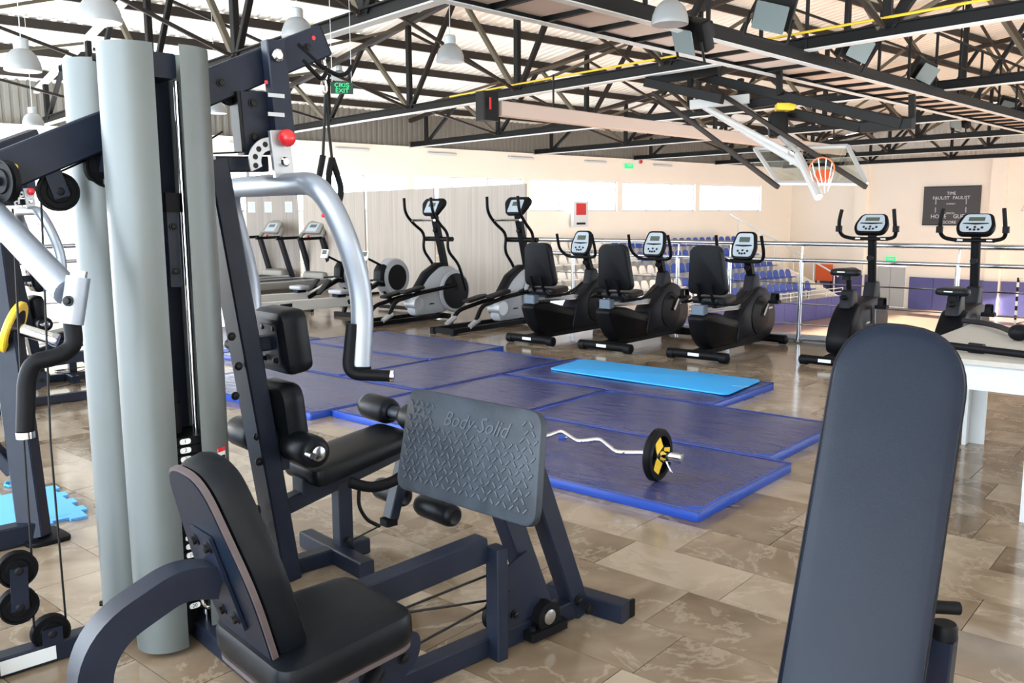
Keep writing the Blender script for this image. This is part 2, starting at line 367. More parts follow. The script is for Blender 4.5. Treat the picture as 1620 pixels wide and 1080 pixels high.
# purple wall pads, door, far-wall fittings
pads = [(-27.2+1.3*i, -27.2+1.3*(i+1)) for i in range(0)]
wf = bpy.data.objects['wall_far']
def pad_row(hx0, hx1, n, hy=44.58):
    for i in range(n):
        a = hx0+(hx1-hx0)*i/n; b = hx0+(hx1-hx0)*(i+1)/n
        hbox(MB(), a+0.01, b-0.01, hy-0.09, hy, ZC+0.02, -1.78).build('wall_pad', 'pad_purple', wf)
pad_row(-25.3, -23.42, 2); pad_row(-23.4, -22.74, 1, 44.29); pad_row(-22.72, -22.2, 1); pad_row(-20.35, -16.72, 3); pad_row(-16.7, -16.05, 1, 44.29); pad_row(-16.0, -10.25, 5); pad_row(-9.5, 6.5, 13)
m = MB(); hbox(m, -22.13, -20.62, 44.62, 44.70, ZC+0.01, -1.3); d = struct(m.build('door_1', 'white'))
for a in (-22.1, -21.36): hbox(MB(), a, a+0.71, 44.58, 44.62, ZC+0.03, -1.33).build('door_leaf', 'white_rail', d)
MB().cyl(H(-21.45, 44.55, -2.35), H(-21.3, 44.55, -2.35), 0.02, n=8).build('door_handle', 'steel', d)
# ------------------------------------------------------------------ roof trusses
TR = [0.2+6.2*k for k in range(8)]
tl = ['steel roof truss over the weight tower, behind the gym machines', 'steel roof truss crossing above the home gym, nearest before the railing', 'steel roof truss with a yellow pipe along its bottom beam',
      'second roof truss beyond the railing, behind the one with the yellow pipe', 'third roof truss beyond the railing', 'fourth roof truss beyond the railing', 'roof truss second from the scoreboard wall', 'roof truss closest to the scoreboard wall']
for k, hy in enumerate(TR):
    root = thing('roof_truss', tl[k], 'truss', H(-10, hy, 4.0), DW, 'roof trusses')
    T = wl(H(-10, hy, 4.0), DW)
    b = MB(T).beam(H(-27.3, hy, 4.0), H(7.1, hy, 4.0), 0.02, 0.17, ch=0).beam(H(-27.3, hy, 4.09), H(7.1, hy, 4.09), 0.16, 0.02, ch=0).build('bottom_chord', 'black_steel', root)
    MB(T).beam(H(-27.3, hy, 3.905), H(7.1, hy, 3.905), 0.17, 0.02, ch=0).build('flange', 'pale_steel', b)
    for s in (0, 1):
        p0, p1 = ((-27.3, -10), (-10, 7.1))[s]
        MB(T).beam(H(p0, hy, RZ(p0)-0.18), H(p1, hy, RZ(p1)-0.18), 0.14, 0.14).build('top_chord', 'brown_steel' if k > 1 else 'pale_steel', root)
    N = 16; st = 2.0
    for i in range(N+1):
        x = -26.3+st*i
        if i % 2 == 0:
            for dx in ((-st, st) if 0 < i < N else (st,) if i == 0 else (-st,)):
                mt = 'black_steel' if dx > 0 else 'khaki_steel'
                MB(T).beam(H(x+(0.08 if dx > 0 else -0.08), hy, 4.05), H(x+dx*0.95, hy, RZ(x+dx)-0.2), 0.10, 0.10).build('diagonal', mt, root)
            MB(T).beam(H(x, hy, 4.05), H(x, hy, RZ(x)-0.2), 0.12, 0.12).build('vertical', 'black_steel', root)
    # lateral braces between trusses
    if k < 7:
        for hx in (-22.3, -18.3, -14.3, -10.3, -6.3):
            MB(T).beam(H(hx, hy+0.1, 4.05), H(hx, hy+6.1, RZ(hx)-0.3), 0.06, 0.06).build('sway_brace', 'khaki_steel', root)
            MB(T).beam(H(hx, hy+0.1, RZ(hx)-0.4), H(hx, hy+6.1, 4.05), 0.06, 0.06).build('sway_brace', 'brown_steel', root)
tag(MB().tube([H(-16.6, TR[2]-0.05, 4.13), H(-14, TR[2]-0.05, 4.15), H(-8.2, TR[2]-0.05, 4.17), H(-4, TR[2]-0.05, 4.19), H(6, TR[2]-0.05, 4.2)], 0.02, 8).build('gas_pipe', 'yellow'), 'thin yellow pipe lying along the bottom beam of a roof truss', 'pipe')
# ------------------------------------------------------------------ catwalk under the trusses, along the hall
CA = lambda s: -8.05-0.085*(s-12.4)+0.0                     # centre line, hall x at hall y
root = thing('catwalk', 'black steel catwalk with floor panels hung under the roof trusses', 'catwalk', H(CA(20), 20, 3.7), 0)
T = wl(H(CA(20), 20, 3.7)); hy0, hy1 = 4.0, 44.0
for s in (-0.48, 0.48):
    MB(T).beam(H(CA(hy0)+s, hy0, 3.82), H(CA(hy1)+s, hy1, 3.82), 0.06, 0.20, ch=0).build('side_beam', 'black_steel', root)
    MB(T).beam(H(CA(hy0)+s*0.95, hy0, 3.725), H(CA(hy1)+s*0.95, hy1, 3.725), 0.12, 0.015, ch=0).build('flange', 'pale_steel', root)
y = hy0
while y < hy1:
    a, b = H(CA(y), y+0.06, 3.8), H(CA(y+0.9), y+0.84, 3.8)
    MB(T).beam(a, b, 0.86, 0.02, ch=0).build('floor_panel', 'pink_panel', root)
    MB(T).beam(H(CA(y)-0.45, y, 3.78), H(CA(y)+0.45, y, 3.78), 0.06, 0.08, ch=0).build('cross_bar', 'black_steel', root)
    y += 0.9
for i in range(27):
    yy = 7.0+i*1.4
    MB(T).beam(H(CA(yy)+0.5, yy, 3.9), H(CA(yy)+0.5, yy, 4.95), 0.045, 0.045, ch=0).build('handrail_post', 'black_steel', root)
MB(T).beam(H(CA(7)+0.5, 7, 4.95), H(CA(44)+0.5, 44, 4.95), 0.045, 0.045, ch=0).build('handrail', 'black_steel', root)
MB(T).beam(H(CA(7)+0.5, 7, 4.45), H(CA(44)+0.5, 44, 4.45), 0.03, 0.03, ch=0).build('handrail', 'black_steel', root)
# floodlights on the catwalk
def flood(px, py, d, tx, label):
    p = at(px, py, d); root = thing('floodlight', label, 'floodlight', p, 0, 'floodlights on the catwalk'); n = (V(tx)).normalized(); u = n.cross(V((0, 0, 1))).normalized(); v = u.cross(n)
    u, v = (u*0.94+v*0.34), (v*0.94-u*0.34)
    MB().prism(rrect(0.46, 0.40, 0.03), -n*0.16, u, v, 0.15, 0.02).build('housing', 'black_steel', root)
    MB().prism(rrect(0.38, 0.33, 0.02), n*0.0, u, v, 0.012).build('glass', 'flood_glass', root)
    MB().prism(rrect(0.26, 0.22, 0.04), -n*0.30, u, v, 0.14, 0.03).build('gear_box', 'black_steel', root)
    MB().tube([-u*0.26-n*0.08, -u*0.26-v*0.3-n*0.08, u*0.26-v*0.3-n*0.08, u*0.26-n*0.08], 0.018, 6, 0.03).build('bracket', 'black_steel', root)
    return root
flood(1218, 28, 10.2, (0.15, -0.9, -0.55), 'black floodlight with a big square lens on the catwalk, tilted down')
flood(1362, 78, 13.5, (0.75, -0.6, -0.3), 'black floodlight next along the catwalk from the big square one, lens turned sideways')
flood(1468, 117, 17.0, (0.7, -0.6, -0.5), 'third black floodlight along the catwalk from the big square one')
flood(1595, 170, 24.0, (0.3, -0.9, -0.5), 'small far floodlight on the catwalk near the scoreboard wall')
fl_ = flood(1512, 195, 24.0, (-0.5, -0.7, -0.4), 'small far floodlight hanging on a rod on the wall side of the catwalk'); MB().cyl((0, 0, 0.1), (0, 0, 3.2), 0.02, n=6).build('drop_rod', 'black_steel', fl_)
flood(1080, 66, 11.2, (-0.4, -0.8, -0.5), 'floodlight with pale lens under the catwalk beside a hanging lamp')
# ------------------------------------------------------------------ pendant lamps
def lamp(px, py, wpx, label):
    d = F_PX*0.42/wpx; p = at(px, py, d); root = thing('pendant_lamp', label, 'lamp', p, 0, 'pendant lamps under the roof')
    MB().lathe([(0.205, -0.145), (0.21, -0.13), (0.20, -0.05), (0.165, 0.04), (0.11, 0.095), (0.08, 0.11), (0.075, 0.105), (0.105, 0.085), (0.16, 0.03), (0.195, -0.05), (0.205, -0.13)], (0, 0, 0), n=28).build('shade', 'lamp_shade', root)
    MB().lathe([(0.08, 0.10), (0.085, 0.12), (0.085, 0.22), (0.07, 0.235), (0.01, 0.24)], (0, 0, 0), n=20).build('cap', 'lamp_cap', root)
    MB().sphere((0, 0, -0.02), 0.05, 10, (1, 1, 1.6)).build('bulb', 'white', root)
    hx = p.dot(WX); MB().cyl((0, 0, 0.23), (0, 0, RZ(hx)-p.z-0.05), 0.006, n=6).build('cord', 'pale_steel', root)
lamp(35, 93, 55, 'glass pendant lamp hanging left of the twin tower shrouds')
lamp(157, 12, 66, 'large glass pendant lamp hanging over the tower shrouds')
lamp(712, 82, 45, 'glass pendant lamp hanging alone before the roof trusses, right of the exit sign')
lamp(1060, 18, 59, 'glass pendant lamp hanging beside the catwalk')
lamp(52, 188, 32, 'small far pendant lamp over the left beam of the tower')
lamp(342, 168, 32, 'small far pendant lamp below the pulley boom')
lamp(470, 42, 50, 'pendant lamp half hidden behind the end of the pulley boom')
lamp(537, 118, 24, 'small far pendant lamp behind the hanging exit sign')
# exit sign
p = at(541, 139, 11.0); root = thing('exit_sign', 'green and black illuminated exit sign hanging on cords', 'sign', p, 0)
u = (CR*0.96+CF*0.28); u.z = 0; u.normalize(); v = V((0, 0, 1)); n = u.cross(v)
MB().prism(rrect(0.28, 0.145, 0.005), -n*0.02, u, v, 0.02).build('panel', 'green_sign', root)
text('lettering', 'ÇIKIŞ', 0.072, n*0.003+v*0.032, u, v, 'green_lit', root, sx=1.05); text('lettering', 'EXIT', 0.072, n*0.003-v*0.036, u, v, 'green_lit', root, sx=1.15)
for s in (-0.12, 0.12): MB().cyl(u*s+v*0.07, u*s+v*1.6, 0.004, n=5).build('cord', 'pale_steel', root)
# small fittings on the side wall
for i, hy in enumerate((12.5, 16.3, 20.2, 24.2, 28.6, 33.2)):
    root = thing('wall_light', 'long white strip light fixed under the top of the window wall', 'light', H(-27.26, hy, 3.72), DW, 'strip lights on the window wall')
    MB().box((0.05, 0, 0), (0.10, 1.3, 0.07), 0, 0.01).build('tube_cover', 'white', root); MB().box((0.0, 0, 0.05), (0.06, 1.36, 0.04)).build('backplate', 'white_rail', root)
root = thing('emergency_sign', 'small green sign on the window wall below the roof edge', 'sign', H(-27.26, 30.8, 3.62), DW)
MB().box((0.02, 0, 0), (0.04, 0.55, 0.2), 0, 0.004).build('plate', 'green_lit', root); MB().box((0.045, 0, 0.03), (0.005, 0.3, 0.06)).build('pictogram', 'white', root)
root = thing('alarm_siren', 'small red round alarm on the window wall', 'alarm', H(-27.26, 31.6, 3.85), DW); MB().lathe([(0.09, 0), (0.09, 0.05), (0.05, 0.1)], (0, 0, 0), (1, 0, 0), 14).build('dome', 'red', root); MB().box((0.0, 0, 0), (0.02, 0.22, 0.22)).build('base', 'white', root)
root = thing('fire_cabinet', 'white fire hose cabinet with a red panel on the window wall', 'cabinet', H(-27.2, 27.45, 1.45), DW)
MB().box((0.1, 0, 0), (0.2, 0.9, 1.1), 0, 0.01).build('body', 'white', root); MB().box((0.205, 0, 0.22), (0.012, 0.6, 0.5)).build('red_panel', 'red', root); MB().box((0.205, 0, -0.4), (0.012, 0.55, 0.09)).build('name_plate', 'charcoal', root)
# ------------------------------------------------------------------ stands
stand = MB(); R_H = [(-20.95, -2.42)]
for i in range(5): hbox(stand, -21.0-1.1*i, -27.28, 10.2, 39.2, -2.45+0.5*(i-1) if i else ZC, -2.45+0.5*i)
so_ = struct(stand.build('floor_stand', 'concrete'))
for i in range(22): hbox(MB(), -20.99, -20.92, 10.2+1.32*i+0.01, 10.2+1.32*(i+1)-0.01, ZC+0.02, -2.42).build('wall_pad', 'pad_purple', so_)
def seat_proto():
    root = thing('stadium_seat', 'x', 'seat'); poly = [V((q.x, q.y)) for q in fillet([(-0.2, 0, 0), (0.2, 0, 0), (0.2, 0.36, 0), (-0.2, 0.36, 0)], 0.15, 3, True)]
    return root
seat_me = {}
for c in ('seat_blue', 'seat_glare'):
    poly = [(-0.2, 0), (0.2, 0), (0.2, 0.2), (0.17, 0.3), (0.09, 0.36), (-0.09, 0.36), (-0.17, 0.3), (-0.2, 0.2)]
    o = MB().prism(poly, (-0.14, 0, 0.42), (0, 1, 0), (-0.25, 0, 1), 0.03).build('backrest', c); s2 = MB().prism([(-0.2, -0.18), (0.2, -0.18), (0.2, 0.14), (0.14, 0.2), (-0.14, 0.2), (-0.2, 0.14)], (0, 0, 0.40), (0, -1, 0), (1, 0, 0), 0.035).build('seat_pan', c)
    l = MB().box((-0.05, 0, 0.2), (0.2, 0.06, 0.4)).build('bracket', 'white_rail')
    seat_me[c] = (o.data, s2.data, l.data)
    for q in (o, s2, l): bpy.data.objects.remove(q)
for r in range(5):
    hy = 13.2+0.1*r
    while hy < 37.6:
        c = 'seat_blue' if hy > 29.5-r*0.25 else 'seat_glare'  # seats further left: same kind, glare painted into their colour
        root = thing('stadium_seat', ('blue' if c == 'seat_blue' else 'glarewashed') + ' plastic stand seat with rounded back, row %s from the court' % ('one', 'two', 'three', 'four', 'five')[r], 'seat', H(-21.55-1.1*r, hy, -2.45+0.5*r), DW, ('blue' if c == 'seat_blue' else 'glarewashed')+' seats of the stand')
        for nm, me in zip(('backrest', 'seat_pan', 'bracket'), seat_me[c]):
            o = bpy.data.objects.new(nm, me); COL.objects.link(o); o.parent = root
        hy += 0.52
# stair rail / parapet at the stand's end
root = thing('stair_railing', 'white handrail sloping down beside the stand stairs', 'railing', H(-23.5, 39.0, -2.0), DW); T = wl(H(-23.5, 39.0, -2.0), DW)
MB(T).tube([H(-27, 38.4, 1.4), H(-21.1, 38.4, -1.35), H(-20.9, 38.4, -1.5)], 0.04, 8).build('handrail', 'white', root)
for i in range(6): MB(T).cyl(H(-26.5+i*1.08, 38.4, 0.2-0.5*i), H(-26.5+i*1.08, 38.4, 1.15-0.503*i), 0.025, n=6).build('post', 'white', root)
root = thing('stand_railing', 'low white railing on the front edge of the stand', 'railing', H(-20.97, 30, -2.42), DW); T = wl(H(-20.97, 30, -2.42), DW)
for z in (-2.05, -2.22): MB(T).tube([H(-20.97, 12, z), H(-20.97, 39, z)], 0.022, 6).build('rail', 'white', root)
for i in range(19): MB(T).cyl(H(-20.97, 12+1.5*i, -2.43), H(-20.97, 12+1.5*i, -2.05), 0.022, n=6).build('post', 'white', root)
m = MB(); vs = [H(-27.25, 38.5, -0.45), H(-20.95, 38.5, -3.05), H(-20.95, 38.5, -2.42), H(-27.25, 38.5, 0.35)]
m.rings([[p for p in vs], [p+WY*0.15 for p in vs]]); struct(m.build('wall_stair', 'wall'))
root = thing('orange_panel', 'orange board standing by the stair at the end of the stand', 'board', H(-24.9, 44.2, -2.4), DW)
MB().box((0, 0, 0.65), (1.0, 0.05, 0.9), 0, 0.005).build('board', 'orange', root)
for s in (-0.45, 0.45): MB().box((s, 0, -0.4), (0.06, 0.06, 1.2)).build('leg', 'charcoal', root)
# goal, scoreboard, hall fittings
root = thing('handball_goal', 'handball goal with black and white striped posts by the far wall', 'goal', H(-12.7, 41.4, ZC), DW)
def stripes(a, b, n):
    a, b = V(a), V(b)
    for i in range(n): MB().beam(a+(b-a)*i/n, a+(b-a)*(i+1)/n, 0.08, 0.08, (0, 1, 0), 0).build('stripe', 'white' if i % 2 == 0 else 'black_steel', root)
stripes((-1.5, 0, 0), (-1.5, 0, 2.04), 10); stripes((1.5, 0, 0), (1.5, 0, 2.04), 10); stripes((-1.46, 0, 2.0), (1.46, 0, 2.0), 14)
for s in (-1.5, 1.5): MB().tube([(s, 0, 1.98), (s, 0.8, 1.98), (s, 1.2, 0.02), (s, 0, 0.02)], 0.02, 6, 0.1).build('back_stay', 'charcoal', root)
root = thing('scoreboard', 'dark electronic scoreboard on the far wall', 'scoreboard', H(-18.53, 44.59, 1.77), DW)
MB().box((0, -0.06, 0), (2.68, 0.12, 1.9), 0, 0.01).build('panel', 'score_board', root)
for z in (-0.93, 0.93): MB().box((0, -0.125, z), (2.68, 0.012, 0.03)).build('frame_strip', 'charcoal', root)
u, v = (1, 0, 0), (0, 0, 1)
for s, x, z, sz in (('TIME', 0, 0.60, 0.2), ('FAUL/ST', -0.48, 0.38, 0.22), ('FAUL/ST', 0.48, 0.38, 0.22), ('HOME', -0.55, -0.52, 0.27), ('GUEST', 0.55, -0.52, 0.27), ('SCORE', 0, -0.80, 0.2), ('PERIOD', 0, -0.36, 0.12)):
    text('lettering', s, sz, (x, -0.123, z), u, v, 'white', root)
text('maker_mark', 'FORMAT', 0.11, (0, -0.123, 0.09), u, v, 'white', root, shear=0.3)
for x in (-0.72, 0.72):
    for z in (0.2, -0.2): MB().box((x, -0.122, z), (0.06, 0.006, 0.26)).build('indicator', 'grey_plastic', root)
root = thing('door_sign', 'small green sign above the grey door of the far wall', 'sign', H(-21.4, 44.55, -0.9), DW); MB().box((0, 0, 0), (0.5, 0.06, 0.22), 0, 0.005).build('box', 'green_lit', root); MB().box((0, -0.04, 0), (0.3, 0.01, 0.06)).build('pictogram', 'white', root)
root = thing('wall_bracket', 'small white net bracket on the far wall right of the pilaster', 'bracket', H(-15.0, 44.55, 1.5), DW); MB().tube([(0, 0, 0.9), (-0.25, -0.4, 0), (0.3, -0.4, 0), (0, 0, 0.9)], 0.03, 6).build('frame', 'white', root); MB().box((0, 0, 0.5), (0.12, 0.05, 1.0)).build('plate', 'white', root)
# rolled divider curtain housing, along the hall
root = thing('curtain_roller', 'long beige curtain roller box hung under the trusses, motor at its end', 'roller', H(-12.2, 10.3, 3.3), DW)
MB().beam((0, 0, 0), (-1.6, 15, 0), 0.18, 0.26).build('casing', 'pink_panel', root); MB().box((-0.05, -0.22, 0.02), (0.26, 0.34, 0.5), 0, 0.02).build('motor', 'black_steel', root); MB().box((0.135, -0.30, 0.05), (0.012, 0.035, 0.2)).build('label_plate', 'red', root)
for t in (0.1, 0.5, 0.95): MB().cyl((-1.6*t, 15*t, 0.1), (-1.6*t, 15*t, 0.75), 0.02, n=6).build('hanger', 'black_steel', root)
# ------------------------------------------------------------------ ceiling-hung basketball backboard, swung up
bc = [at(1194, 235, 14.9), at(1341, 231, 14.3), at(1371, 290, 13.6), at(1231, 289, 14.2)]
ctr = (bc[0]+bc[1]+bc[2]+bc[3])/4
root = thing('basketball_hoop', 'ceiling-hung glass basketball backboard swung up under the roof, white frame', 'basketball hoop', ctr); T = lambda p: V(p)-ctr
bu = ((bc[1]-bc[0])+(bc[2]-bc[3])).normalized(); bv = ((bc[0]-bc[3])+(bc[1]-bc[2])); bv = (bv-bu*bv.dot(bu)).normalized(); bn = bu.cross(bv)
MB(T).rings([[p-bn*0.008 for p in bc], [p+bn*0.008 for p in bc]]).build('glass_board', 'board_glass', root)
for i in range(4): MB(T).beam(bc[i], bc[(i+1) % 4], 0.06, 0.05, bn).build('board_frame', 'white_rail', root)
rc = at(1300, 268, 13.6); rim = [rc+(bu*math.cos(2*PI*i/20)+(bn*0.8+bv*0.6)*math.sin(2*PI*i/20))*0.185 for i in range(20)]
MB(T).tube(rim, 0.012, 6, closed=True).build('rim', 'orange', root)
MB(T).prism(rrect(0.22, 0.2, 0.02), at(1302, 278, 13.7), bu, bv, 0.04).build('rim_plate', 'orange', root)
nt_ = MB(T)
for i in range(10):
    a = rim[i*2]; nt_.tube([a, a*0.75+at(1303, 292, 13.6)*0.25-V((0, 0, 0.1)), at(1303, 298, 13.6)+(a-rc)*0.4], 0.008, 4)
nt_.build('net', 'net', root)
for a, b, r, mt in (((1110, 165, 15.6), (1270, 262, 14.2), 0.065, 'white_rail'), ((1262, 245, 14.2), (1295, 312, 13.5), 0.065, 'white_rail'), ((1120, 172, 15.2), (1248, 240, 14.3), 0.04, 'white_rail'), ((1175, 165, 15.4), (1262, 240, 14.3), 0.04, 'white_rail')):
    MB(T).cyl(at(*a), at(*b), r, n=10).build('swing_arm', mt, root)
for a, b in (((1033, 147, 15.8), (1231, 296, 13.9)), ((1118, 134, 15.6), (1370, 296, 13.4))): MB(T).beam(at(*a), at(*b), 0.07, 0.07).build('stay', 'brown_steel', root)
MB(T).beam(at(1092, 166, 15.6), at(1186, 156, 15.2), 0.12, 0.16).build('pivot_beam', 'white_rail', root)
hf = root; Th = T
for a, b in (((1022, 130, 15.9), (1143, 157, 14.9)), ((1108, 121, 15.9), (1428, 196, 13.2)), ((1022, 130, 15.9), (1135, 112, 15.6)), ((1186, 165, 15.3), (1262, 152, 14.7)), ((1240, 176, 14.9), (1363, 202, 13.7)), ((1363, 202, 13.7), (1445, 195, 13.1))): MB(Th).beam(at(*a), at(*b), 0.13, 0.16).build('hanger_beam', 'black_steel', hf)
for x, y0, y1, d in ((1233, 150, 84, 14.6), (1443, 196, 150, 13.3), (1092, 168, 60, 15.7), (1172, 150, 125, 15.3)): MB(Th).beam(at(x, y0, d), at(x, y1, d), 0.09, 0.09).build('drop_post', 'black_steel', hf)
root = thing('hoist', 'yellow electric hoist with black chain bag under the hoop frame', 'hoist', at(1240, 170, 14.9)); T = lambda p: V(p)-at(1240, 170, 14.9)
MB(T).prism(rrect(0.32, 0.12, 0.02), at(1240, 172, 14.8), CR, CU, 0.16, 0.01).build('hoist_body', 'yellow', root); MB(T).prism(rrect(0.3, 0.42, 0.08), at(1228, 200, 14.8), CR, CU+CR*0.5, 0.2, 0.03).build('chain_bag', 'black_steel', root)
# ================================================================== HOME GYM (weight tower with press, fly and leg-press stations)
GA = math.radians(-7); GX = V((math.cos(GA), math.sin(GA), 0)); GY = V((-math.sin(GA), math.cos(GA), 0))
def gl(p): p = V(p); return V((p.dot(GX), p.dot(GY), p.z))
def gpx(x, y, k): return gl(onpl(x, y, GX, k))             # pixel on the vertical plane gym-x = k
def gpy(x, y, k): return gl(onpl(x, y, GY, k))
def gpz(x, y, z): return gl(onz(x, y, z))
def gd(x, y, d): return gl(at(x, y, d))
GO = V((-3.06, 1.2, 0)); gym = thing('home_gym', 'navy multi-station home gym with grey tower shrouds, silver press arm and leg press', 'home gym', GX*GO.x+GY*GO.y, GA)
TG = lambda p: V(p)-GO
G = lambda: MB(TG)
X, Y, Zv = V((1, 0, 0)), V((0, 1, 0)), V((0, 0, 1))
def bolt(p, ax, r=0.012, par=None, m='cable', h=0.012):
    p = V(p); ax = V(ax); return G().lathe([(r*1.5, 0), (r*1.5, h*0.25), (r, h*0.3), (r, h), (r*0.7, h*1.1)], p, ax, 10).build('bolt', m, par or gym)
def gpart(name, m, f, par=None): mb = G(); f(mb); return mb.build(name, m, par or gym)
MX = -3.06
# base tubes
gpart('base_tube', 'navy', lambda b: b.beam((-3.25, 1.12, 0.035), (-1.98, 1.12, 0.035), 0.065, 0.065))
gpart('base_tube', 'navy', lambda b: b.beam((-2.98, 1.1, 0.035), (-2.98, 0.45, 0.035), 0.065, 0.065))
gpart('base_tube', 'navy', lambda b: b.beam((MX, 1.1, 0.035), (MX, 1.95, 0.035), 0.065, 0.065))
gpart('base_tube', 'navy', lambda b: b.beam((-3.3, 1.80, 0.035), (-2.82, 1.80, 0.035), 0.065, 0.07))
gpart('foot_block', 'navy', lambda b: b.box((-2.98, 0.42, 0.06), (0.3, 0.075, 0.12), 0, 0.006))
e = gpart('warning_sticker', 'paper', lambda b: b.box((-2.946, 0.62, 0.036), (0.002, 0.16, 0.045)))
# mast
gpart('mast', 'navy', lambda b: b.beam((MX, 1.575, 0.0), (MX, 1.355, 1.62), 0.075, 0.125, X))
for x, y in ((366, 532), (377, 579), (372, 626), (407, 690), (410, 730)):
    q = gpx(x, y, MX+0.038); bolt(q, X, 0.011)
for z in (0.30, 0.22): bolt(V((MX, 1.575-0.1358*z-0.063, z)), -Y, 0.013, h=0.03)
# tower upright, head, shrouds
gpart('tower_upright', 'navy', lambda b: b.beam((-2.93, 1.12, 0.05), (-2.93, 1.12, 1.86), 0.10, 0.06, Y))
gpart('tower_upright', 'navy', lambda b: b.beam((-3.02, 1.12, 0.05), (-3.02, 1.12, 1.86), 0.10, 0.06, Y))
gpart('tower_head', 'navy', lambda b: b.beam((-3.2, 1.075, 1.88), (-2.76, 1.075, 1.88), 0.10, 0.075))
T2X = -3.145
def shroud(cx, cy, a0, a1, r=0.098, h=1.935, z0=0.02):
    n = 22; ri = r-0.006; R = []
    for k in range(n+1):
        a = math.radians(a0+(a1-a0)*k/n); c, s = math.cos(a), math.sin(a)
        R.append([V((cx+r*c, cy+r*s, z0)), V((cx+r*c, cy+r*s, h)), V((cx+ri*c, cy+ri*s, h)), V((cx+ri*c, cy+ri*s, z0))])
    o = G().rings(R).build('shroud', 'shroud', gym)
    return o
T1 = shroud(-2.81, 1.01, 165, 378); T3 = shroud(-2.81, 1.145, -15, 198, 0.098, 1.94)
T2 = shroud(T2X, 1.01, 165, 378, 0.098, 1.93); T4 = shroud(T2X, 1.145, -15, 198, 0.098, 1.93)
for sh, x, y in ((T1, 158, 88), (T2, 113, 106), (T1, 222, 1002), (T2, 177, 958)):
    cx = -2.81 if sh is T1 else T2X; dd = V((-0.45, -0.88, 0)); q = V((cx, 1.01, gpx(x, y, cx).z))+dd*0.098; bolt(q, dd, 0.010, sh)
# weight stacks
def stack(cx, labels):
    for i in range(20):
        z = 0.705-0.0293*i
        pl_ = gpart('weight_plate', 'rubber', lambda b: b.box((cx, 1.078, z), (0.155, 0.15, 0.0262), 0, 0.003))
        if labels:
            o = V((cx+0.0785, 1.073, z))
            gpart('number_tag', 'white', lambda b: b.prism(rrect(0.036, 0.018, 0.009, 4), o, Y, Zv, 0.001), pl_)
            text('number', str(i+1), 0.017, o+X*0.0015, Y, Zv, 'cable', pl_, 0.0003, T=TG)
    gpart('selector_post', 'charcoal', lambda b: b.cyl((cx, 1.078, 0.72), (cx, 1.078, 0.82), 0.018).cyl((cx, 1.078, 0.82), (cx, 1.078, 0.86), 0.008))
    for yy in (1.025, 1.135): gpart('guide_rod', 'chrome', lambda b: b.cyl((cx+0.02, yy, 0.05), (cx+0.02, yy, 1.84), 0.010, n=12))
    gpart('stack_spring', 'rubber', lambda b: b.cyl((cx, 1.078, 0.03), (cx, 1.078, 0.12), 0.03))
stack(-2.81, True); stack(T2X, False)
gpart('stack_hook', 'chrome', lambda b: b.tube([V((-2.73, 1.09, 0.20)), V((-2.72, 1.10, 0.14)), V((-2.73, 1.12, 0.12)), V((-2.735, 1.13, 0.17))], 0.006, 8, 0.02))
car = gpart('pulley_carriage', 'navy', lambda b: b.box((-2.79, 1.088, 1.32), (0.05, 0.045, 0.24), 0, 0.006))
gpart('carriage_stop', 'rubber', lambda b: b.box((-2.785, 1.088, 1.465), (0.06, 0.05, 0.06), 0, 0.004), car)
for z in (1.39, 1.25): bolt((-2.764, 1.088, z), X, 0.008, car)
gpart('warning_label', 'white', lambda b: b.prism(rrect(0.035, 0.09, 0.002), V((-2.81, 1.145, 0.62))+V((0.9, 0.43, 0))*0.0985, V((-0.43, 0.9, 0)), Zv, 0.0008), T3)
gpart('label_band', 'red', lambda b: b.prism(rrect(0.035, 0.014, 0.001), V((-2.81, 1.145, 0.66))+V((0.9, 0.43, 0))*0.0995, V((-0.43, 0.9, 0)), Zv, 0.0008), T3)
gpart('label_hand', 'cable', lambda b: b.prism(rrect(0.03, 0.06, 0.004), V((-2.81, 1.145, 0.61))+V((0.9, 0.43, 0))*0.0995, V((-0.43, 0.9, 0)), Zv, 0.0008), T3)
# pulley boom: one long inclined beam
B0, B1 = V((MX, 0.695, 1.563)), V((MX, 1.815, 2.083)); bd = (B1-B0).normalized()
boom = gpart('pulley_boom', 'navy', lambda b: b.beam(B0, B1, 0.07, 0.118))
for t in (0.62, 0.93): bolt(B0+(B1-B0)*t+X*0.036, X, 0.011, boom)
gpart('red_dot', 'red', lambda b: b.cyl(B0+(B1-B0)*0.955+X*0.035+V((0, 0, 0.025)), B0+(B1-B0)*0.955+X*0.0365+V((0, 0, 0.025)), 0.008), boom)
gpart('yellow_dot', 'yellow', lambda b: b.cyl(gpx(23, 264, MX+0.035), gpx(23, 264, MX+0.035)+X*0.0015, 0.010), boom)
gpart('end_cap', 'rubber', lambda b: b.beam(B1, B1+bd*0.006, 0.066, 0.112), boom)
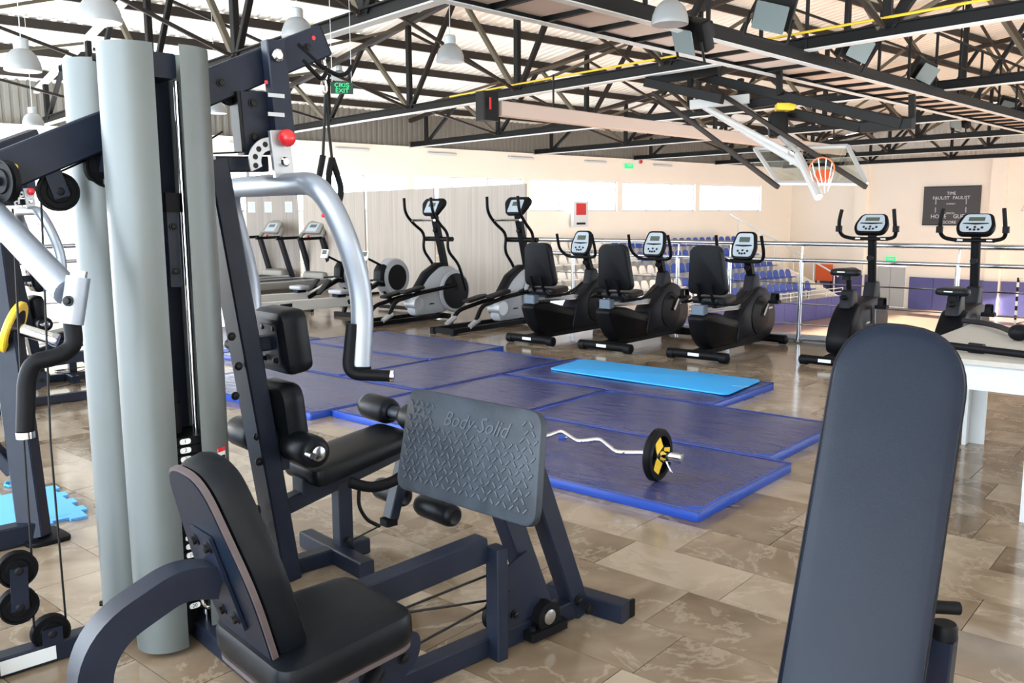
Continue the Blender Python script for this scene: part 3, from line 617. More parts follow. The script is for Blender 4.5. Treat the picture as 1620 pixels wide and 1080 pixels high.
# second beam of the fly station behind the boom's lower end
gpart('fly_beam', 'navy', lambda b: b.beam(gd(-60, 262, 3.1), gd(56, 219, 3.35), 0.06, 0.07))
def pulley(c, r, ax=X, wd=0.028, par=None, m='rubber'):
    c = V(c); p = G().lathe([(0.012, -wd/2), (r*0.55, -wd/2), (r*0.6, -wd*0.3), (r*0.85, -wd*0.3), (r*0.9, -wd/2), (r, -wd/2), (r*0.9, 0), (r, wd/2), (r*0.9, wd/2), (r*0.85, wd*0.3), (r*0.6, wd*0.3), (r*0.55, wd/2), (0.012, wd/2)], c, ax, 28).build('pulley', m, par or gym, 30)
    G().lathe([(0.014, 0), (0.014, wd*0.6+0.008), (0.008, wd*0.6+0.012)], c, ax, 8).build('axle', 'charcoal', p)
    return p
def bracket(c, top, par=None, wd=0.05, m='navy'):
    c, top = V(c), V(top)
    for s in (0.022,): gpart('pulley_bracket', m, lambda b: b.beam(top+X*s, c+X*s-(top-c).normalized()*0.02, wd, 0.005, X, 0.0))
for (x, y, r, tx, ty) in ((92, 303, 0.062, 78, 268), (167, 265, 0.066, 172, 222)):
    c = gpx(x, y, MX+0.0); pulley(c, r); bracket(c, gpx(tx, ty, MX))
pulley(gpx(6, 287, MX+0.06), 0.064, V((0.35, -0.94, 0)))
P1 = gpx(27, 900, -2.97); P2 = gpx(29, 957, -2.97); P3 = gpx(80, 999, -2.97)
for p in (P1, P2, P3): pulley(p, 0.058)
gpart('pulley_link', 'navy', lambda b: b.beam(P1+X*0.022+Zv*0.01, P2+X*0.022-Zv*0.01, 0.05, 0.005, X, 0))
gpart('pulley_bracket', 'navy', lambda b: b.beam(P3+X*0.022+Zv*0.02, P3*V((1, 1, 0)).x*0+V((P3.x+0.022, P3.y, 0.06)), 0.06, 0.005, X, 0))
def cable(pts, r=0.0035, par=None): return G().tube(pts, r, 6).build('cable', 'cable', par or gym)
cable([gpx(65, 310, MX), gpx(80, 700, -3.0), gpx(105, 990, -2.97)]); cable([gpx(20, 330, MX), gpx(38, 700, -3.0), gpx(50, 880, -2.97)]); cable([gpx(52, 950, -2.97), gpx(54, 995, -2.97)]); cable([gpx(92, 273, MX), gpx(165, 240, MX)])
# pulley housing, press-arm post and its silver lever
hs = gpart('pulley_housing', 'navy', lambda b: b.beam((MX+0.02, 1.535, 1.865), (MX+0.02, 1.545, 1.645), 0.06, 0.17, Y))
gpart('housing_edge', 'cable', lambda b: b.beam((MX+0.02, 1.445, 1.86), (MX+0.02, 1.455, 1.65), 0.064, 0.012, Y), hs)
for x, y in ((400, 163), (402, 217)): bolt(gpx(x, y, MX+0.051), X, 0.012, hs)
pulley(gpx(366, 140, MX), 0.06)
gpart('top_arm', 'navy', lambda b: b.beam((MX, 1.36, 1.605), (MX, 1.56, 1.612), 0.06, 0.055))
pp = gpart('press_post', 'navy', lambda b: b.beam((MX+0.075, 1.575, 2.045), (MX+0.075, 1.60, 1.70), 0.075, 0.05, X))
q = gpx(438, 88, MX+0.105); gpart('pivot_cap', 'chrome', lambda b: b.lathe([(0.022, 0), (0.022, 0.012), (0.014, 0.02)], q, X, 16), pp)
for x, y in ((437, 151), (437, 181)):
    q = gpx(x, y, MX+0.101); gpart('sticker', 'silver', lambda b: b.prism(rrect(0.065, 0.014, 0.001), q, Y, Zv, 0.001), pp)
q = gpx(421, 130, MX+0.101); gpart('red_dot', 'red', lambda b: b.cyl(q, q+X*0.001, 0.007), pp)
arc = [(0.075*math.cos(a), 0.075*math.sin(a)) for a in [math.radians(95+i*10) for i in range(12)]]; arc = arc+[(0.035*math.cos(a), 0.035*math.sin(a)) for a in reversed([math.radians(95+i*10) for i in range(12)])]
qc = gpx(428, 256, MX+0.09); cp = gpart('adjuster_plate', 'silver', lambda b: b.prism([(x*1.15, y*1.15) for x, y in arc], qc, Y, Zv, 0.008))
for i in range(4):
    a = math.radians(110+i*28); c = qc+Y*0.064*math.cos(a)+Zv*0.064*math.sin(a)+X*0.008; gpart('hole', 'cable', lambda b: b.cyl(c, c+X*0.001, 0.010), cp)
s0, s1 = gpx(440, 206, MX+0.10), gpx(449, 280, MX+0.10)
lv = gpart('lever_plate', 'silver', lambda b: b.beam(s0, s1, 0.075, 0.022, X, 0.003))
q = gpx(449, 256, MX+0.112); gpart('pivot_cap', 'chrome', lambda b: b.lathe([(0.018, 0), (0.018, 0.012), (0.012, 0.02)], q, X, 16), lv)
q = gpx(454, 218, MX+0.135); gpart('knob', 'red', lambda b: b.sphere(q, 0.032, 20), lv); gpart('pin', 'steel', lambda b: b.cyl(q-X*0.05, q, 0.008), lv)
# silver press arm
yb = 1.585; A = [gpy(352, 330, yb), gpy(368, 297, yb), gpy(512, 288, yb)]
xr = A[2].x+0.02; xl = A[0].x-0.02; zt = (A[1].z+A[2].z)/2
def rarm(x, y): return gpx(x, y, xr)
R1 = rarm(575, 470); R2 = rarm(570, 578)
pth = [V((xl, R2.y, R2.z)), V((xl-0.02, R1.y, R1.z)), V((xl+0.06, yb, zt)), V((xr-0.05, yb, zt)), rarm(548, 372), R1, R2]
gpart('press_arm', 'silver_tube', lambda b: b.tube(fillet(pth, 0.12, 8), 0.040, 18))
gpart('arm_end', 'rubber', lambda b: b.lathe([(0.040, 0), (0.040, 0.012), (0.028, 0.032), (0.004, 0.036)], R2, (R2-R1), 16))
for x in (388, 447):
    q = gpy(x, 280, yb); gpart('weld_tab', 'silver', lambda b: b.beam(V((q.x, yb, zt+0.10)), V((q.x, yb, zt+0.02)), 0.05, 0.012))
q = gpx(511, 341, xr+0.04); gpart('red_dot', 'red', lambda b: b.sphere(q, 0.006, 8))
hp = [rarm(557, 512), rarm(549, 592), rarm(600, 590)]; hp = [hp[0]-Y*0.0, hp[1], V((hp[2].x+0.10, hp[2].y-0.02, hp[2].z+0.005))]
gpart('press_grip', 'rubber', lambda b: b.tube(hp, 0.021, 12, 0.05)); gpart('grip_cap', 'chrome', lambda b: b.lathe([(0.022, 0), (0.022, 0.012), (0.012, 0.014)], hp[2], hp[2]-hp[1], 14))
hq = [V((xl, p.y, p.z)) for p in hp]; hq[2] = hq[1]+V((-0.11, 0.0, 0.01)); gpart('press_grip', 'rubber', lambda b: b.tube(hq, 0.021, 12, 0.05))
# pads of the press station
def gpad(name, c, u, v, wd, ht, t, r, ch=0.02, m='vinyl', dome=0.004, par=None): return gpart(name, m, lambda b: b.prism(rrect(wd, ht, r, 6), c, u, v, t, ch, dome), par)
lean = V((0, -0.12, 1)).normalized()
bp = gpad('back_pad', V((MX, 1.545, 0.945)), -X, lean, 0.26, 0.25, 0.115, 0.05, 0.03)
gpart('pad_plate', 'navy', lambda b: b.prism(rrect(0.12, 0.15, 0.005), V((MX+0.02, 1.543, 0.945)), X, lean, 0.006), bp)
for dx in (-0.04, 0.05):
    for dz in (-0.06, 0.06): bolt(V((MX+0.02+dx, 1.538, 0.945+dz)), -Y, 0.010, bp)
gpart('pad_arm', 'navy', lambda b: b.beam((MX, 1.44, 0.945), (MX, 1.545, 0.945), 0.06, 0.055))
gpad('lumbar_pad', V((MX, 1.535, 0.64)), -X, V((0, -0.10, 1)), 0.26, 0.30, 0.10, 0.07, 0.03)
# knee rollers on the mast
gpart('roller_bar', 'steel', lambda b: b.cyl((MX-0.30, 1.545, 0.56), (MX+0.30, 1.545, 0.56), 0.012, n=12))
def roller(a, b_, r=0.062, cap=True):
    a, b_ = V(a), V(b_); d = (b_-a); L = d.length
    o = G().lathe([(0.02, 0.004), (r*0.62, 0.0), (r*0.86, 0.010), (r, 0.035), (r, L-0.035), (r*0.86, L-0.010), (r*0.62, L), (0.02, L-0.004)], a, d, 22).build('foam_roller', 'vinyl', gym, 50)
    if cap: G().lathe([(0.028, L-0.002), (0.028, L+0.004), (0.02, L+0.008)], a, d, 18).build('roller_cap', 'steel', o)
    return o
roller((MX+0.06, 1.585, 0.555), (MX+0.27, 1.585, 0.555)); roller((MX-0.06, 1.52, 0.565), (MX-0.27, 1.52, 0.565))
gpart('roller_bracket', 'navy', lambda b: b.prism(rrect(0.10, 0.16, 0.01), V((MX+0.04, 1.535, 0.53)), Y, Zv, 0.008))
# seat beam, post, seat
gpart('seat_beam', 'navy', lambda b: b.beam((MX, 1.55, 0.285), (MX, 2.18, 0.425), 0.06, 0.065))
gpart('seat_post', 'navy', lambda b: b.beam((MX, 1.84, 0.04), (MX, 1.84, 0.34), 0.065, 0.065)); bolt(V((MX+0.034, 1.84, 0.09)), X, 0.012)
su = V((0, 1, 0.16)).normalized()
sp = gpart('seat', 'vinyl', lambda b: b.prism([V((q.x, q.y)) for q in fillet([(-0.22, -0.15, 0), (0.27, -0.13, 0), (0.27, 0.13, 0), (-0.22, 0.15, 0)], 0.05, 5, True)], V((MX, 1.87, 0.405)), su, -X, 0.075, 0.02, 0.006))
gpart('seat_bracket', 'navy', lambda b: b.box((MX, 1.70, 0.36), (0.09, 0.12, 0.07), 0, 0.005))
gpart('seat_handle', 'rubber', lambda b: b.tube([V((MX+0.16, 1.78, 0.38)), V((MX+0.20, 1.86, 0.345)), V((MX+0.22, 1.96, 0.36)), V((MX+0.2, 2.16, 0.44))], 0.022, 12, 0.05))
roller((MX-0.04, 2.13, 0.575), (MX-0.25, 2.13, 0.575), 0.058, False); roller((MX+0.05, 2.13, 0.575), (MX+0.26, 2.13, 0.575), 0.058, False)
gpart('roller_bar', 'navy', lambda b: b.cyl((MX-0.05, 2.13, 0.575), (MX+0.05, 2.13, 0.575), 0.03, n=14))
la = gpart('leg_lever', 'navy', lambda b: b.beam((MX, 2.19, 0.46), (MX, 2.08, 0.12), 0.05, 0.06, X)); roller((MX+0.05, 2.20, 0.17), (MX+0.30, 2.20, 0.17), 0.05, False); roller((MX-0.05, 2.20, 0.17), (MX-0.28, 2.20, 0.17), 0.05, False)
gpart('end_cap', 'rubber', lambda b: b.box((MX, 2.07, 0.105), (0.06, 0.06, 0.03), 0, 0.006), la)
gpart('strap', 'cable', lambda b: b.tube([gpx(568, 775, MX+0.05), gpx(567, 800, MX+0.05), gpx(580, 822, MX+0.05), gpx(600, 832, MX+0.03)], 0.008, 8, 0.03))
cable([gpx(600, 832, MX), gpx(480, 893, MX)]); cable([gpx(330, 222, MX), gpx(352, 208, MX)]); cable([gpx(330, 243, MX), gpx(395, 240, MX)])
# ---- leg-press station
LX = -2.045
gpart('leg_beam', 'navy', lambda b: b.beam((LX, 0.98, 0.325), (LX, 1.735, 0.365), 0.065, 0.085))
gpart('base_tube', 'navy', lambda b: b.beam((LX, 1.10, 0.036), (LX, 2.22, 0.036), 0.065, 0.068))
gpart('cross_foot', 'navy', lambda b: b.beam(gpz(866, 935, 0.035)+V((0, 0.02, 0)), gpz(982, 972, 0.035)+V((0, 0.03, 0)), 0.07, 0.07))
q = gpz(985, 968, 0.035)+V((0, 0.03, 0)); gpart('end_cap', 'rubber', lambda b: b.beam(q-X*0.004, q+X*0.004, 0.066, 0.066, ch=0.004))
pst = gpart('front_post', 'navy', lambda b: b.beam((LX+0.045, 1.76, 0.0), (LX+0.045, 1.76, 0.375), 0.06, 0.045, Y))
bolt(V((LX+0.075, 2.16, 0.05)), X, 0.014)
# swing arm, strut and foot plate
leg = gpart('swing_arm', 'navy', lambda b: b.beam((LX, 2.0, 0.07), (LX-0.03, 1.845, 0.50), 0.075, 0.07, X))
gpart('gusset', 'navy', lambda b: b.prism([(1.76, 0.08), (1.97, 0.09), (1.90, 0.32), (1.78, 0.28)], V((LX+0.03, 0, 0)), Y, Zv, 0.008), leg)
for yy, zz in ((1.80, 0.22), (1.84, 0.12)): bolt(V((LX+0.04, yy, zz)), X, 0.010, leg)
st1 = gpart('rear_strut', 'navy', lambda b: b.beam((LX, 2.185, 0.01), (LX-0.01, 1.955, 0.60), 0.075, 0.075, X)); bolt(V((LX+0.04, 2.15, 0.07)), X, 0.014, st1)
q = gpz(862, 985, 0.05); pb = gpart('pivot_block', 'rubber', lambda b: b.box(q+V((0, 0, -0.02)), (0.06, 0.17, 0.03), 0, 0.006).lathe([(0.05, -0.022), (0.05, 0.022)], q+Zv*0.03, X, 20))
gpart('bearing', 'steel', lambda b: b.lathe([(0.026, 0), (0.026, 0.006), (0.014, 0.008)], q+Zv*0.03+X*0.02, X, 18), pb); gpart('pivot_plate', 'navy', lambda b: b.box(q+V((-0.06, -0.01, -0.03)), (0.12, 0.14, 0.01)), pb)
for s in (-0.06, 0.06): bolt(q+V((0, s, -0.008)), Zv, 0.012, pb)
# foot plate with raised tread and maker's lettering
fc = [gpy(648, 612, 1.83), gpy(858, 652, 1.83), gpy(845, 838, 1.74), gpy(625, 770, 1.74)]
fo = (fc[0]+fc[1]+fc[2]+fc[3])/4; fu = ((fc[1]-fc[0])+(fc[2]-fc[3])).normalized(); fv = ((fc[0]-fc[3])+(fc[1]-fc[2])); fv = (fv-fu*fv.dot(fu)).normalized(); fn = fu.cross(fv)
poly = [((p-fo).dot(fu), (p-fo).dot(fv)) for p in fc]; poly = [V((p.x, p.y)) for p in fillet([(a, b, 0) for a, b in poly], 0.055, 6, True)]
fp = gpart('foot_plate', 'tread', lambda b: b.prism(poly, fo-fn*0.03, fu, fv, 0.03, 0.006))
gpart('plate_rim', 'charcoal', lambda b: b.tube([fo+fu*p.x+fv*p.y-fn*0.008 for p in inset(poly if sum(poly[i-1].x*poly[i].y-poly[i].x*poly[i-1].y for i in range(len(poly))) > 0 else list(reversed(poly)), 0.012)], 0.007, 6, closed=True), fp)
tr = G(); fw = max(p.x for p in poly); fh = max(p.y for p in poly)
for i in range(-12, 13):
    for j in range(-9, 10):
        x, y = i*0.031+(0.0155 if j % 2 else 0), j*0.026
        if abs(x) > fw-0.035 or abs(y) > fh-0.05 or (y > fh-0.12 and -0.2 < x < 0.25): continue
        if not all((poly[k]-V((x, y))).length > 0.03 for k in range(len(poly))): continue
        a = math.radians(45 if (i+j) % 2 else -45); d = fu*math.cos(a)+fv*math.sin(a); c = fo+fu*x+fv*y+fn*0.001
        tr.beam(c-d*0.011, c+d*0.011, 0.006, 0.005, fn, 0.001)
o = tr.build('tread_bars', 'tread_bar', fp); o['kind'] = 'stuff'
text('lettering', 'Body-Solid', 0.072, fo+fv*(fh-0.085)+fn*0.001+fu*0.03, fu, fv-fu*0.10, 'tread_bar', fp, 0.002, 0.35, TG, sx=1.05)
# seat and back rest of the leg press
SX = -1.90; sh_ = V((0, 0, 0))
ss = gpart('leg_seat', 'vinyl', lambda b: b.prism([V((q.x, q.y)) for q in fillet([(-0.20, -0.20, 0), (0.20, -0.17, 0), (0.20, 0.17, 0), (-0.20, 0.20, 0)], 0.06, 6, True)], V((SX, 1.06, 0.325)), V((0, 1, 0.05)), -X, 0.085, 0.022, 0.006))
gpart('seat_board', 'plywood', lambda b: b.prism([V((q.x, q.y)) for q in fillet([(-0.195, -0.19, 0), (0.195, -0.165, 0), (0.195, 0.165, 0), (-0.195, 0.19, 0)], 0.06, 6, True)], V((SX, 1.06, 0.311)), V((0, 1, 0.05)), -X, 0.013), ss)
gpart('seat_plate', 'navy', lambda b: b.prism([(p.x, p.y) for p in fillet([(1.14, 0.16, 0), (1.26, 0.16, 0), (1.34, 0.22, 0), (1.34, 0.30, 0), (1.14, 0.30, 0)], 0.05, 5, True)], V((SX+0.05, 0, 0)), Y, Zv, 0.008))
for yy, zz in ((1.28, 0.235), (1.19, 0.20)): bolt(V((SX+0.058, yy, zz)), X, 0.012)
gpart('seat_support', 'navy', lambda b: b.beam((SX+0.02, 1.17, 0.0), (SX+0.02, 1.17, 0.26), 0.06, 0.05, Y))
gpart('side_handle', 'rubber', lambda b: b.tube([V((SX+0.10, 1.17, 0.26)), V((SX+0.13, 1.10, 0.22)), V((SX+0.15, 0.70, 0.13))], 0.024, 12, 0.04))
gpart('slide_pin', 'chrome', lambda b: b.cyl((SX-0.21, 0.93, 0.33), (SX-0.16, 0.93, 0.33), 0.016))
bo = V((SX-0.02, 0.83, 0.60)); bvv = V((0, -0.30, 1)).normalized(); bpoly = [V((q.x, q.y)) for q in fillet([(-0.135, -0.27, 0), (0.135, -0.27, 0), (0.165, -0.02, 0), (0.10, 0.27, 0), (-0.10, 0.27, 0), (-0.165, -0.02, 0)], 0.08, 6, True)]
bk = gpart('back_rest', 'vinyl', lambda b: b.prism(bpoly, bo, -X, bvv, 0.085, 0.024, 0.006))
gpart('back_board', 'plywood', lambda b: b.prism(inset(bpoly, 0.002), bo+V((0, -0.014, -0.004)), -X, bvv, 0.014), bk)
gpart('board_cover', 'bench_vinyl', lambda b: b.prism(inset(bpoly, 0.010), bo+V((0, -0.017, -0.005)), -X, bvv, 0.003), bk)
pu = bo-bvv*0.02+V((0, -0.019, -0.005)); gpart('back_plate', 'navy', lambda b: b.prism(rrect(0.115, 0.26, 0.006), pu, X, bvv, 0.008), bk)
for dx in (-0.035, 0.035):
    for dz in (-0.10, 0.10): bolt(pu+X*dx+bvv*dz-Y*0.008, V((0, -1, -0.3)), 0.011, bk)
cp_ = [pu-Y*0.01-bvv*0.0, V((SX-0.02, 0.72, 0.60)), V((SX-0.02, 0.52, 0.52)), V((SX-0.02, 0.50, 0.02))]
gpart('back_arm', 'navy', lambda b: b.strip(cp_, 0.07, 0.075, X, 0.22, 10))
gpart('base_tube', 'navy', lambda b: b.beam((SX-0.02, 0.46, 0.036), (SX-0.02, 1.12, 0.036), 0.065, 0.068))
for a, b_ in (((640, 962), (775, 908)), ((640, 969), (775, 949)), ((640, 1030), (775, 957)), ((600, 1095), (775, 1004))): cable([gpx(*a, LX+0.01), gpx(*b_, LX+0.01)], 0.004)
pulley((LX, 1.80, 0.12), 0.055)
# fly station arm with swivel and grip
J0, J1 = gd(-60, 285, 2.72), gd(108, 462, 2.42); jt, jb = gd(124, 438, 2.40), gd(113, 512, 2.40); jd = (jb-jt).normalized()
gpart('fly_arm', 'silver_tube', lambda b: b.tube([J0, J1], 0.040, 18)); gpart('fly_pivot', 'navy', lambda b: b.cyl(J0-V((0, 0, 0.08)), J0+V((0, 0, 0.10)), 0.05))
gpart('fly_link', 'navy', lambda b: b.beam(J0+V((0, 0, 0.08)), B0+V((0, -0.02, 0)), 0.06, 0.06))
sw = gpart('swivel', 'silver_tube', lambda b: b.cyl(jt, jb, 0.031, n=20)); gpart('swivel_collar', 'chrome', lambda b: b.cyl(jt-jd*0.018, jt, 0.022, n=18), sw); bolt(gd(108, 476, 2.365), -CF, 0.010, sw)
gr = [jb-jd*0.01, gd(118, 548, 2.40), gd(90, 565, 2.38), gd(52, 572, 2.36), gd(42, 600, 2.36), gd(40, 682, 2.36)]
gpart('fly_grip', 'rubber', lambda b: b.tube(gr, 0.0235, 14, 0.06)); gpart('grip_cap', 'chrome', lambda b: b.cyl(gr[-1]-V((0, 0, 0.018)), gr[-1], 0.024, n=16))
g2 = copytree(gym); kp = at(49, 301, 7.25); sc2 = kp.z/1.71; kl = gpx(454, 218, MX+0.135)-GO
g2.location = V((kp.x, kp.y, 0))-(GX*kl.x+GY*kl.y)*sc2; g2.location.z = 0; g2.scale = (sc2,)*3; g2['label'] = 'second navy home gym of the same kind, standing behind the plate rack'; gym['group'] = g2['group'] = 'home gyms'
# ---- cable bar and rope straps hung on the boom
hk = gpx(517, 78, MX); root = thing('cable_handle', 'black double cable handle hanging by a snap hook from the pulley boom', 'handle', GX*hk.x+GY*hk.y+Zv*hk.z, GA); TH = lambda p: V(p)-hk
MB(TH).tube([hk+V((0, 0, 0.0)), gpx(511, 96, MX), gpx(517, 110, MX), gpx(514, 125, MX)], 0.008, 8, 0.02).build('snap_hook', 'chrome', root)
for pp_ in ([(470, 70), (512, 108), (536, 120), (550, 116), (556, 104)], [(478, 95), (500, 118), (508, 126), (516, 118), (514, 104)]): MB(TH).tube([gpx(x, y, MX+0.03) for x, y in pp_], 0.0085, 10, 0.03).build('grip', 'rubber', root)
hk2 = gpx(513, 128, MX); root = thing('rope_strap', 'black looped pull strap hanging from the snap hook under the boom', 'strap', GX*hk2.x+GY*hk2.y+Zv*hk2.z, GA); TH2 = lambda p: V(p)-hk2
MB(TH2).tube([gpx(x, y, MX) for x, y in ((510, 126), (508, 140), (514, 150), (518, 140), (514, 126))], 0.004, 6, 0.02, True).build('carabiner', 'chrome', root)
for a in (((515, 150), (513, 200), (511, 246)), ((517, 150), (520, 205), (525, 250))): MB(TH2).tube([gpx(x, y, MX) for x, y in a], 0.006, 8).build('webbing', 'cable', root)
for a in (((511, 246), (503, 290), (516, 318), (518, 290)), ((525, 250), (541, 300), (535, 326), (522, 318), (519, 280), (525, 250))): MB(TH2).tube([gpx(x, y, MX) for x, y in a], 0.012, 10, 0.05).build('loop', 'rubber', root)
# ================================================================== GALLERY RAILING
def railing(name, label, P0, P1, posts, wires=True):
    P0, P1 = V(P0), V(P1); root = thing(name, label, 'railing', P0); T = lambda p: V(p)-P0; d = (P1-P0).normalized(); n = d.cross(Zv)
    MB(T).tube([P0+Zv*1.09-n*0.02, P1+Zv*1.09-n*0.02], 0.027, 12).build('top_rail', 'steel', root); MB(T).tube([P0+Zv*0.91, P1+Zv*0.91], 0.022, 12).build('rail', 'steel', root)
    for z in (0.66, 0.43, 0.2): MB(T).tube([P0+Zv*z, P1+Zv*z], 0.008, 6).build('thin_rail', 'steel', root)
    MB(T).tube([P0+Zv*0.035, P1+Zv*0.035], 0.012, 6).build('thin_rail', 'steel', root)
    for q in posts:
        p = P0+d*q; o = MB(T).cyl(p+Zv*0.0, p+Zv*0.91, 0.024, n=12).build('post', 'steel', root)
        MB(T).lathe([(0.05, 0.0), (0.05, 0.012), (0.026, 0.02)], p, n=14).build('post_foot', 'steel', o); MB(T).cyl(p+Zv*0.9, p+Zv*1.07-n*0.02, 0.009, n=8).build('post_stem', 'steel', o)
    return root
RY = 9.45
railing('steel_railing', 'stainless steel railing along the open edge of the gallery behind the bikes', (-7.7, RY, 0), (3.5, RY, 0), [x+7.7 for x in (-7.6, -7.0, -5.41, -4.72, -3.86, -2.27, -0.7, 0.9, 2.5)])
railing('steel_railing', 'stainless steel railing behind the weight rack, seen past the tower shrouds', (-10.7, 2.0, 0), (-10.7, 6.0, 0), [0.1, 1.6, 3.1, 3.9])
# ================================================================== FLOOR MATS
MT = 0.055
def gmat(label, x0, x1, y0, y1):
    x0, x1, y0, y1 = [q*0.9045 for q in (x0, x1, y0, y1)]; cx, cy = (x0+x1)/2, (y0+y1)/2
    root = thing('gym_mat', label, 'mat', (cx, cy, 0.0), 0, 'blue gym mats laid edge to edge'); wd, dp = x1-x0-0.012, y1-y0-0.012
    MB().prism(rrect(wd, dp, 0.02, 3), (0, 0, 0.001), (1, 0, 0), (0, 1, 0), MT-0.008, 0.002).build('side_band', 'mat_edge', root)
    nx, ny = 14, 10; vs = []; fs = []                        # quilted vinyl top, slightly wrinkled
    rnd = random.Random(int(abs(cx*100))); ph = rnd.uniform(0, 6)
    for j in range(ny+1):
        for i in range(nx+1):
            u, v = i/nx, j/ny; e = min(u, 1-u, v, 1-v); z = MT-0.010+0.012*min(1, e*14)+0.0025*math.sin(u*9+ph+v*4)*math.sin(v*7+ph)*min(1, e*8)
            vs.append(((u-0.5)*(wd+0.004), (v-0.5)*(dp+0.004), z))
    for j in range(ny):
        for i in range(nx): a = j*(nx+1)+i; fs.append((a, a+1, a+nx+2, a+nx+1))
    MB().add(vs, fs).build('vinyl_top', 'mat_blue', root, 80)
    MB().tube([(sx*(wd/2-0.004), sy*(dp/2-0.004), MT-0.004) for sx, sy in ((-1, -1), (1, -1), (1, 1), (-1, 1))], 0.003, 5, closed=True).build('piping', 'mat_blue', root)
gmat('blue vinyl gym mat carrying the curl bar', -4.2, -2.07, 3.89, 5.08)
gmat('blue vinyl gym mat between the curl bar mat and the cyan exercise mat', -4.25, -2.22, 5.09, 6.27)
gmat('blue vinyl gym mat under the cyan exercise mat', -5.48, -3.24, 6.28, 7.46)
gmat('blue gym mat turned lengthways beside the curl bar mats', -5.48, -4.26, 4.2, 6.26)
gmat('blue gym mat with its corner toward the press seat', -7.6, -5.5, 4.02, 5.18)
gmat('blue gym mat turned lengthways between the cyan mat and the glossy mats', -6.6, -5.5, 5.2, 7.3)
gmat('glossy blue gym mat beyond the press arm', -8.8, -6.62, 5.2, 6.4)
gmat('blue gym mat in front of the elliptical trainers', -8.84, -6.62, 6.42, 7.62)
gmat('outermost blue gym mat behind the padded back rest', -10.9, -8.87, 5.4, 6.7)
cm = [onz(868, 582, 0.075), onz(922, 567, 0.075), onz(1205, 600, 0.075), onz(1150, 623, 0.075)]; cc = (cm[0]+cm[1]+cm[2]+cm[3])/4; cc.z = 0.0585
root = thing('exercise_mat', 'cyan foam exercise mat lying on a blue gym mat', 'mat', cc)
MB().prism([V((q.x, q.y)) for q in fillet([(p.x-cc.x, p.y-cc.y, 0) for p in cm], 0.06, 4, True)], (0, 0, 0.002), (1, 0, 0), (0, 1, 0), 0.014, 0.004).build('foam_sheet', 'cyan', root)
e = cm[3]*0.82+cm[2]*0.18-cc; MB().box((e.x-0.05, e.y+0.22, 0.0165), (0.13, 0.012, 0.0012), 0.25).build('printed_mark', 'console_face', root)
# ================================================================== CURL BAR on the mat
R_P = 0.137; pc = onz(1030, 758, MT+0.006); zb = MT+0.006+R_P
axd = (onz(1075, 728, zb)-onz(1000, 715, zb)); axd.z = 0; axd.normalize(); lat = V((-axd.y, axd.x, 0))
root = thing('curl_bar', 'chrome curl bar with one black and yellow plate lying on a blue mat', 'barbell', pc); c0 = V((0, 0, R_P))
bp_ = [c0+axd*0.03, c0-axd*0.03]+[onz(x, y, z)-pc for x, y, z in ((976, 715.5, 0.185), (949, 694, 0.165), (915, 698.5, 0.15), (888, 681, 0.135), (858, 692, 0.12), (760, 680, 0.088))]
MB().tube(bp_, 0.0135, 12, 0.05).build('bar', 'chrome', root)
ed = (bp_[-1]-bp_[-2]).normalized(); MB().cyl(bp_[-1]-ed*0.01, bp_[-1]+ed*0.16, 0.025, n=18).build('sleeve', 'chrome', root)
MB().cyl(c0-axd*0.01, c0+axd*0.17, 0.025, n=18).build('sleeve', 'chrome', root); MB().lathe([(0.026, 0), (0.026, 0.006), (0.01, 0.008)], c0+axd*0.168, axd, 16).build('sleeve_end', 'steel', root)
def ringplate(mb, c, ax, ro, ri, t): return mb.lathe([(ri, -t/2), (ro-0.01, -t/2), (ro, -t/2+0.01), (ro, t/2-0.01), (ro-0.01, t/2), (ri, t/2), (ri, -t/2)], c, ax, 36)
pl2 = ringplate(MB(), c0+axd*0.035, axd, R_P, R_P-0.036, 0.045).build('plate_rim', 'rubber', root)
for i in range(3):
    a = math.radians(90+120*i+25); d = lat*math.cos(a)+Zv*math.sin(a); MB().beam(c0+axd*0.035+d*0.03, c0+axd*0.035+d*(R_P-0.025), 0.075, 0.03, axd).build('plate_spoke', 'rubber', pl2)
MB().lathe([(0.027, -0.02), (0.055, -0.02), (0.055, 0.02), (0.027, 0.02)], c0+axd*0.035, axd, 20).build('plate_hub', 'rubber', pl2)
for i in range(3):
    a = math.radians(90+120*i+25); d = lat*math.cos(a)+Zv*math.sin(a); e2 = axd.cross(d); o = c0+axd*0.0525
    MB().prism([(0.03, -0.036), (0.095, -0.03), (0.095, 0.03), (0.03, 0.036)], o, d, e2, 0.004).build('yellow_badge', 'yellow', pl2)
MB().tube([c0+axd*0.075+lat*0.028, c0+axd*0.075-Zv*0.03, c0+axd*0.08-lat*0.028, c0+axd*0.085+Zv*0.028, c0+axd*0.09+lat*0.028], 0.003, 6, 0.02).build('spring_collar', 'chrome', root)
MB().tube([c0+axd*0.08-Zv*0.028, c0+axd*0.10-Zv*0.085+lat*0.02, c0+axd*0.12-Zv*0.085, c0+axd*0.085-Zv*0.028], 0.003, 6, 0.01).build('collar_handle', 'chrome', root)
root = thing('collar_clip', 'small blue plastic clip lying on the mat beside the curl bar', 'clip', onz(890, 694, MT)+Zv*0.004); MB().box((0, 0, 0.008), (0.05, 0.02, 0.016), 0.3, 0.004).build('clip_body', 'mat_edge', root); MB().cyl((0.02, 0, 0.01), (0.06, 0.01, 0.012), 0.004, n=6).build('pin', 'steel', root)
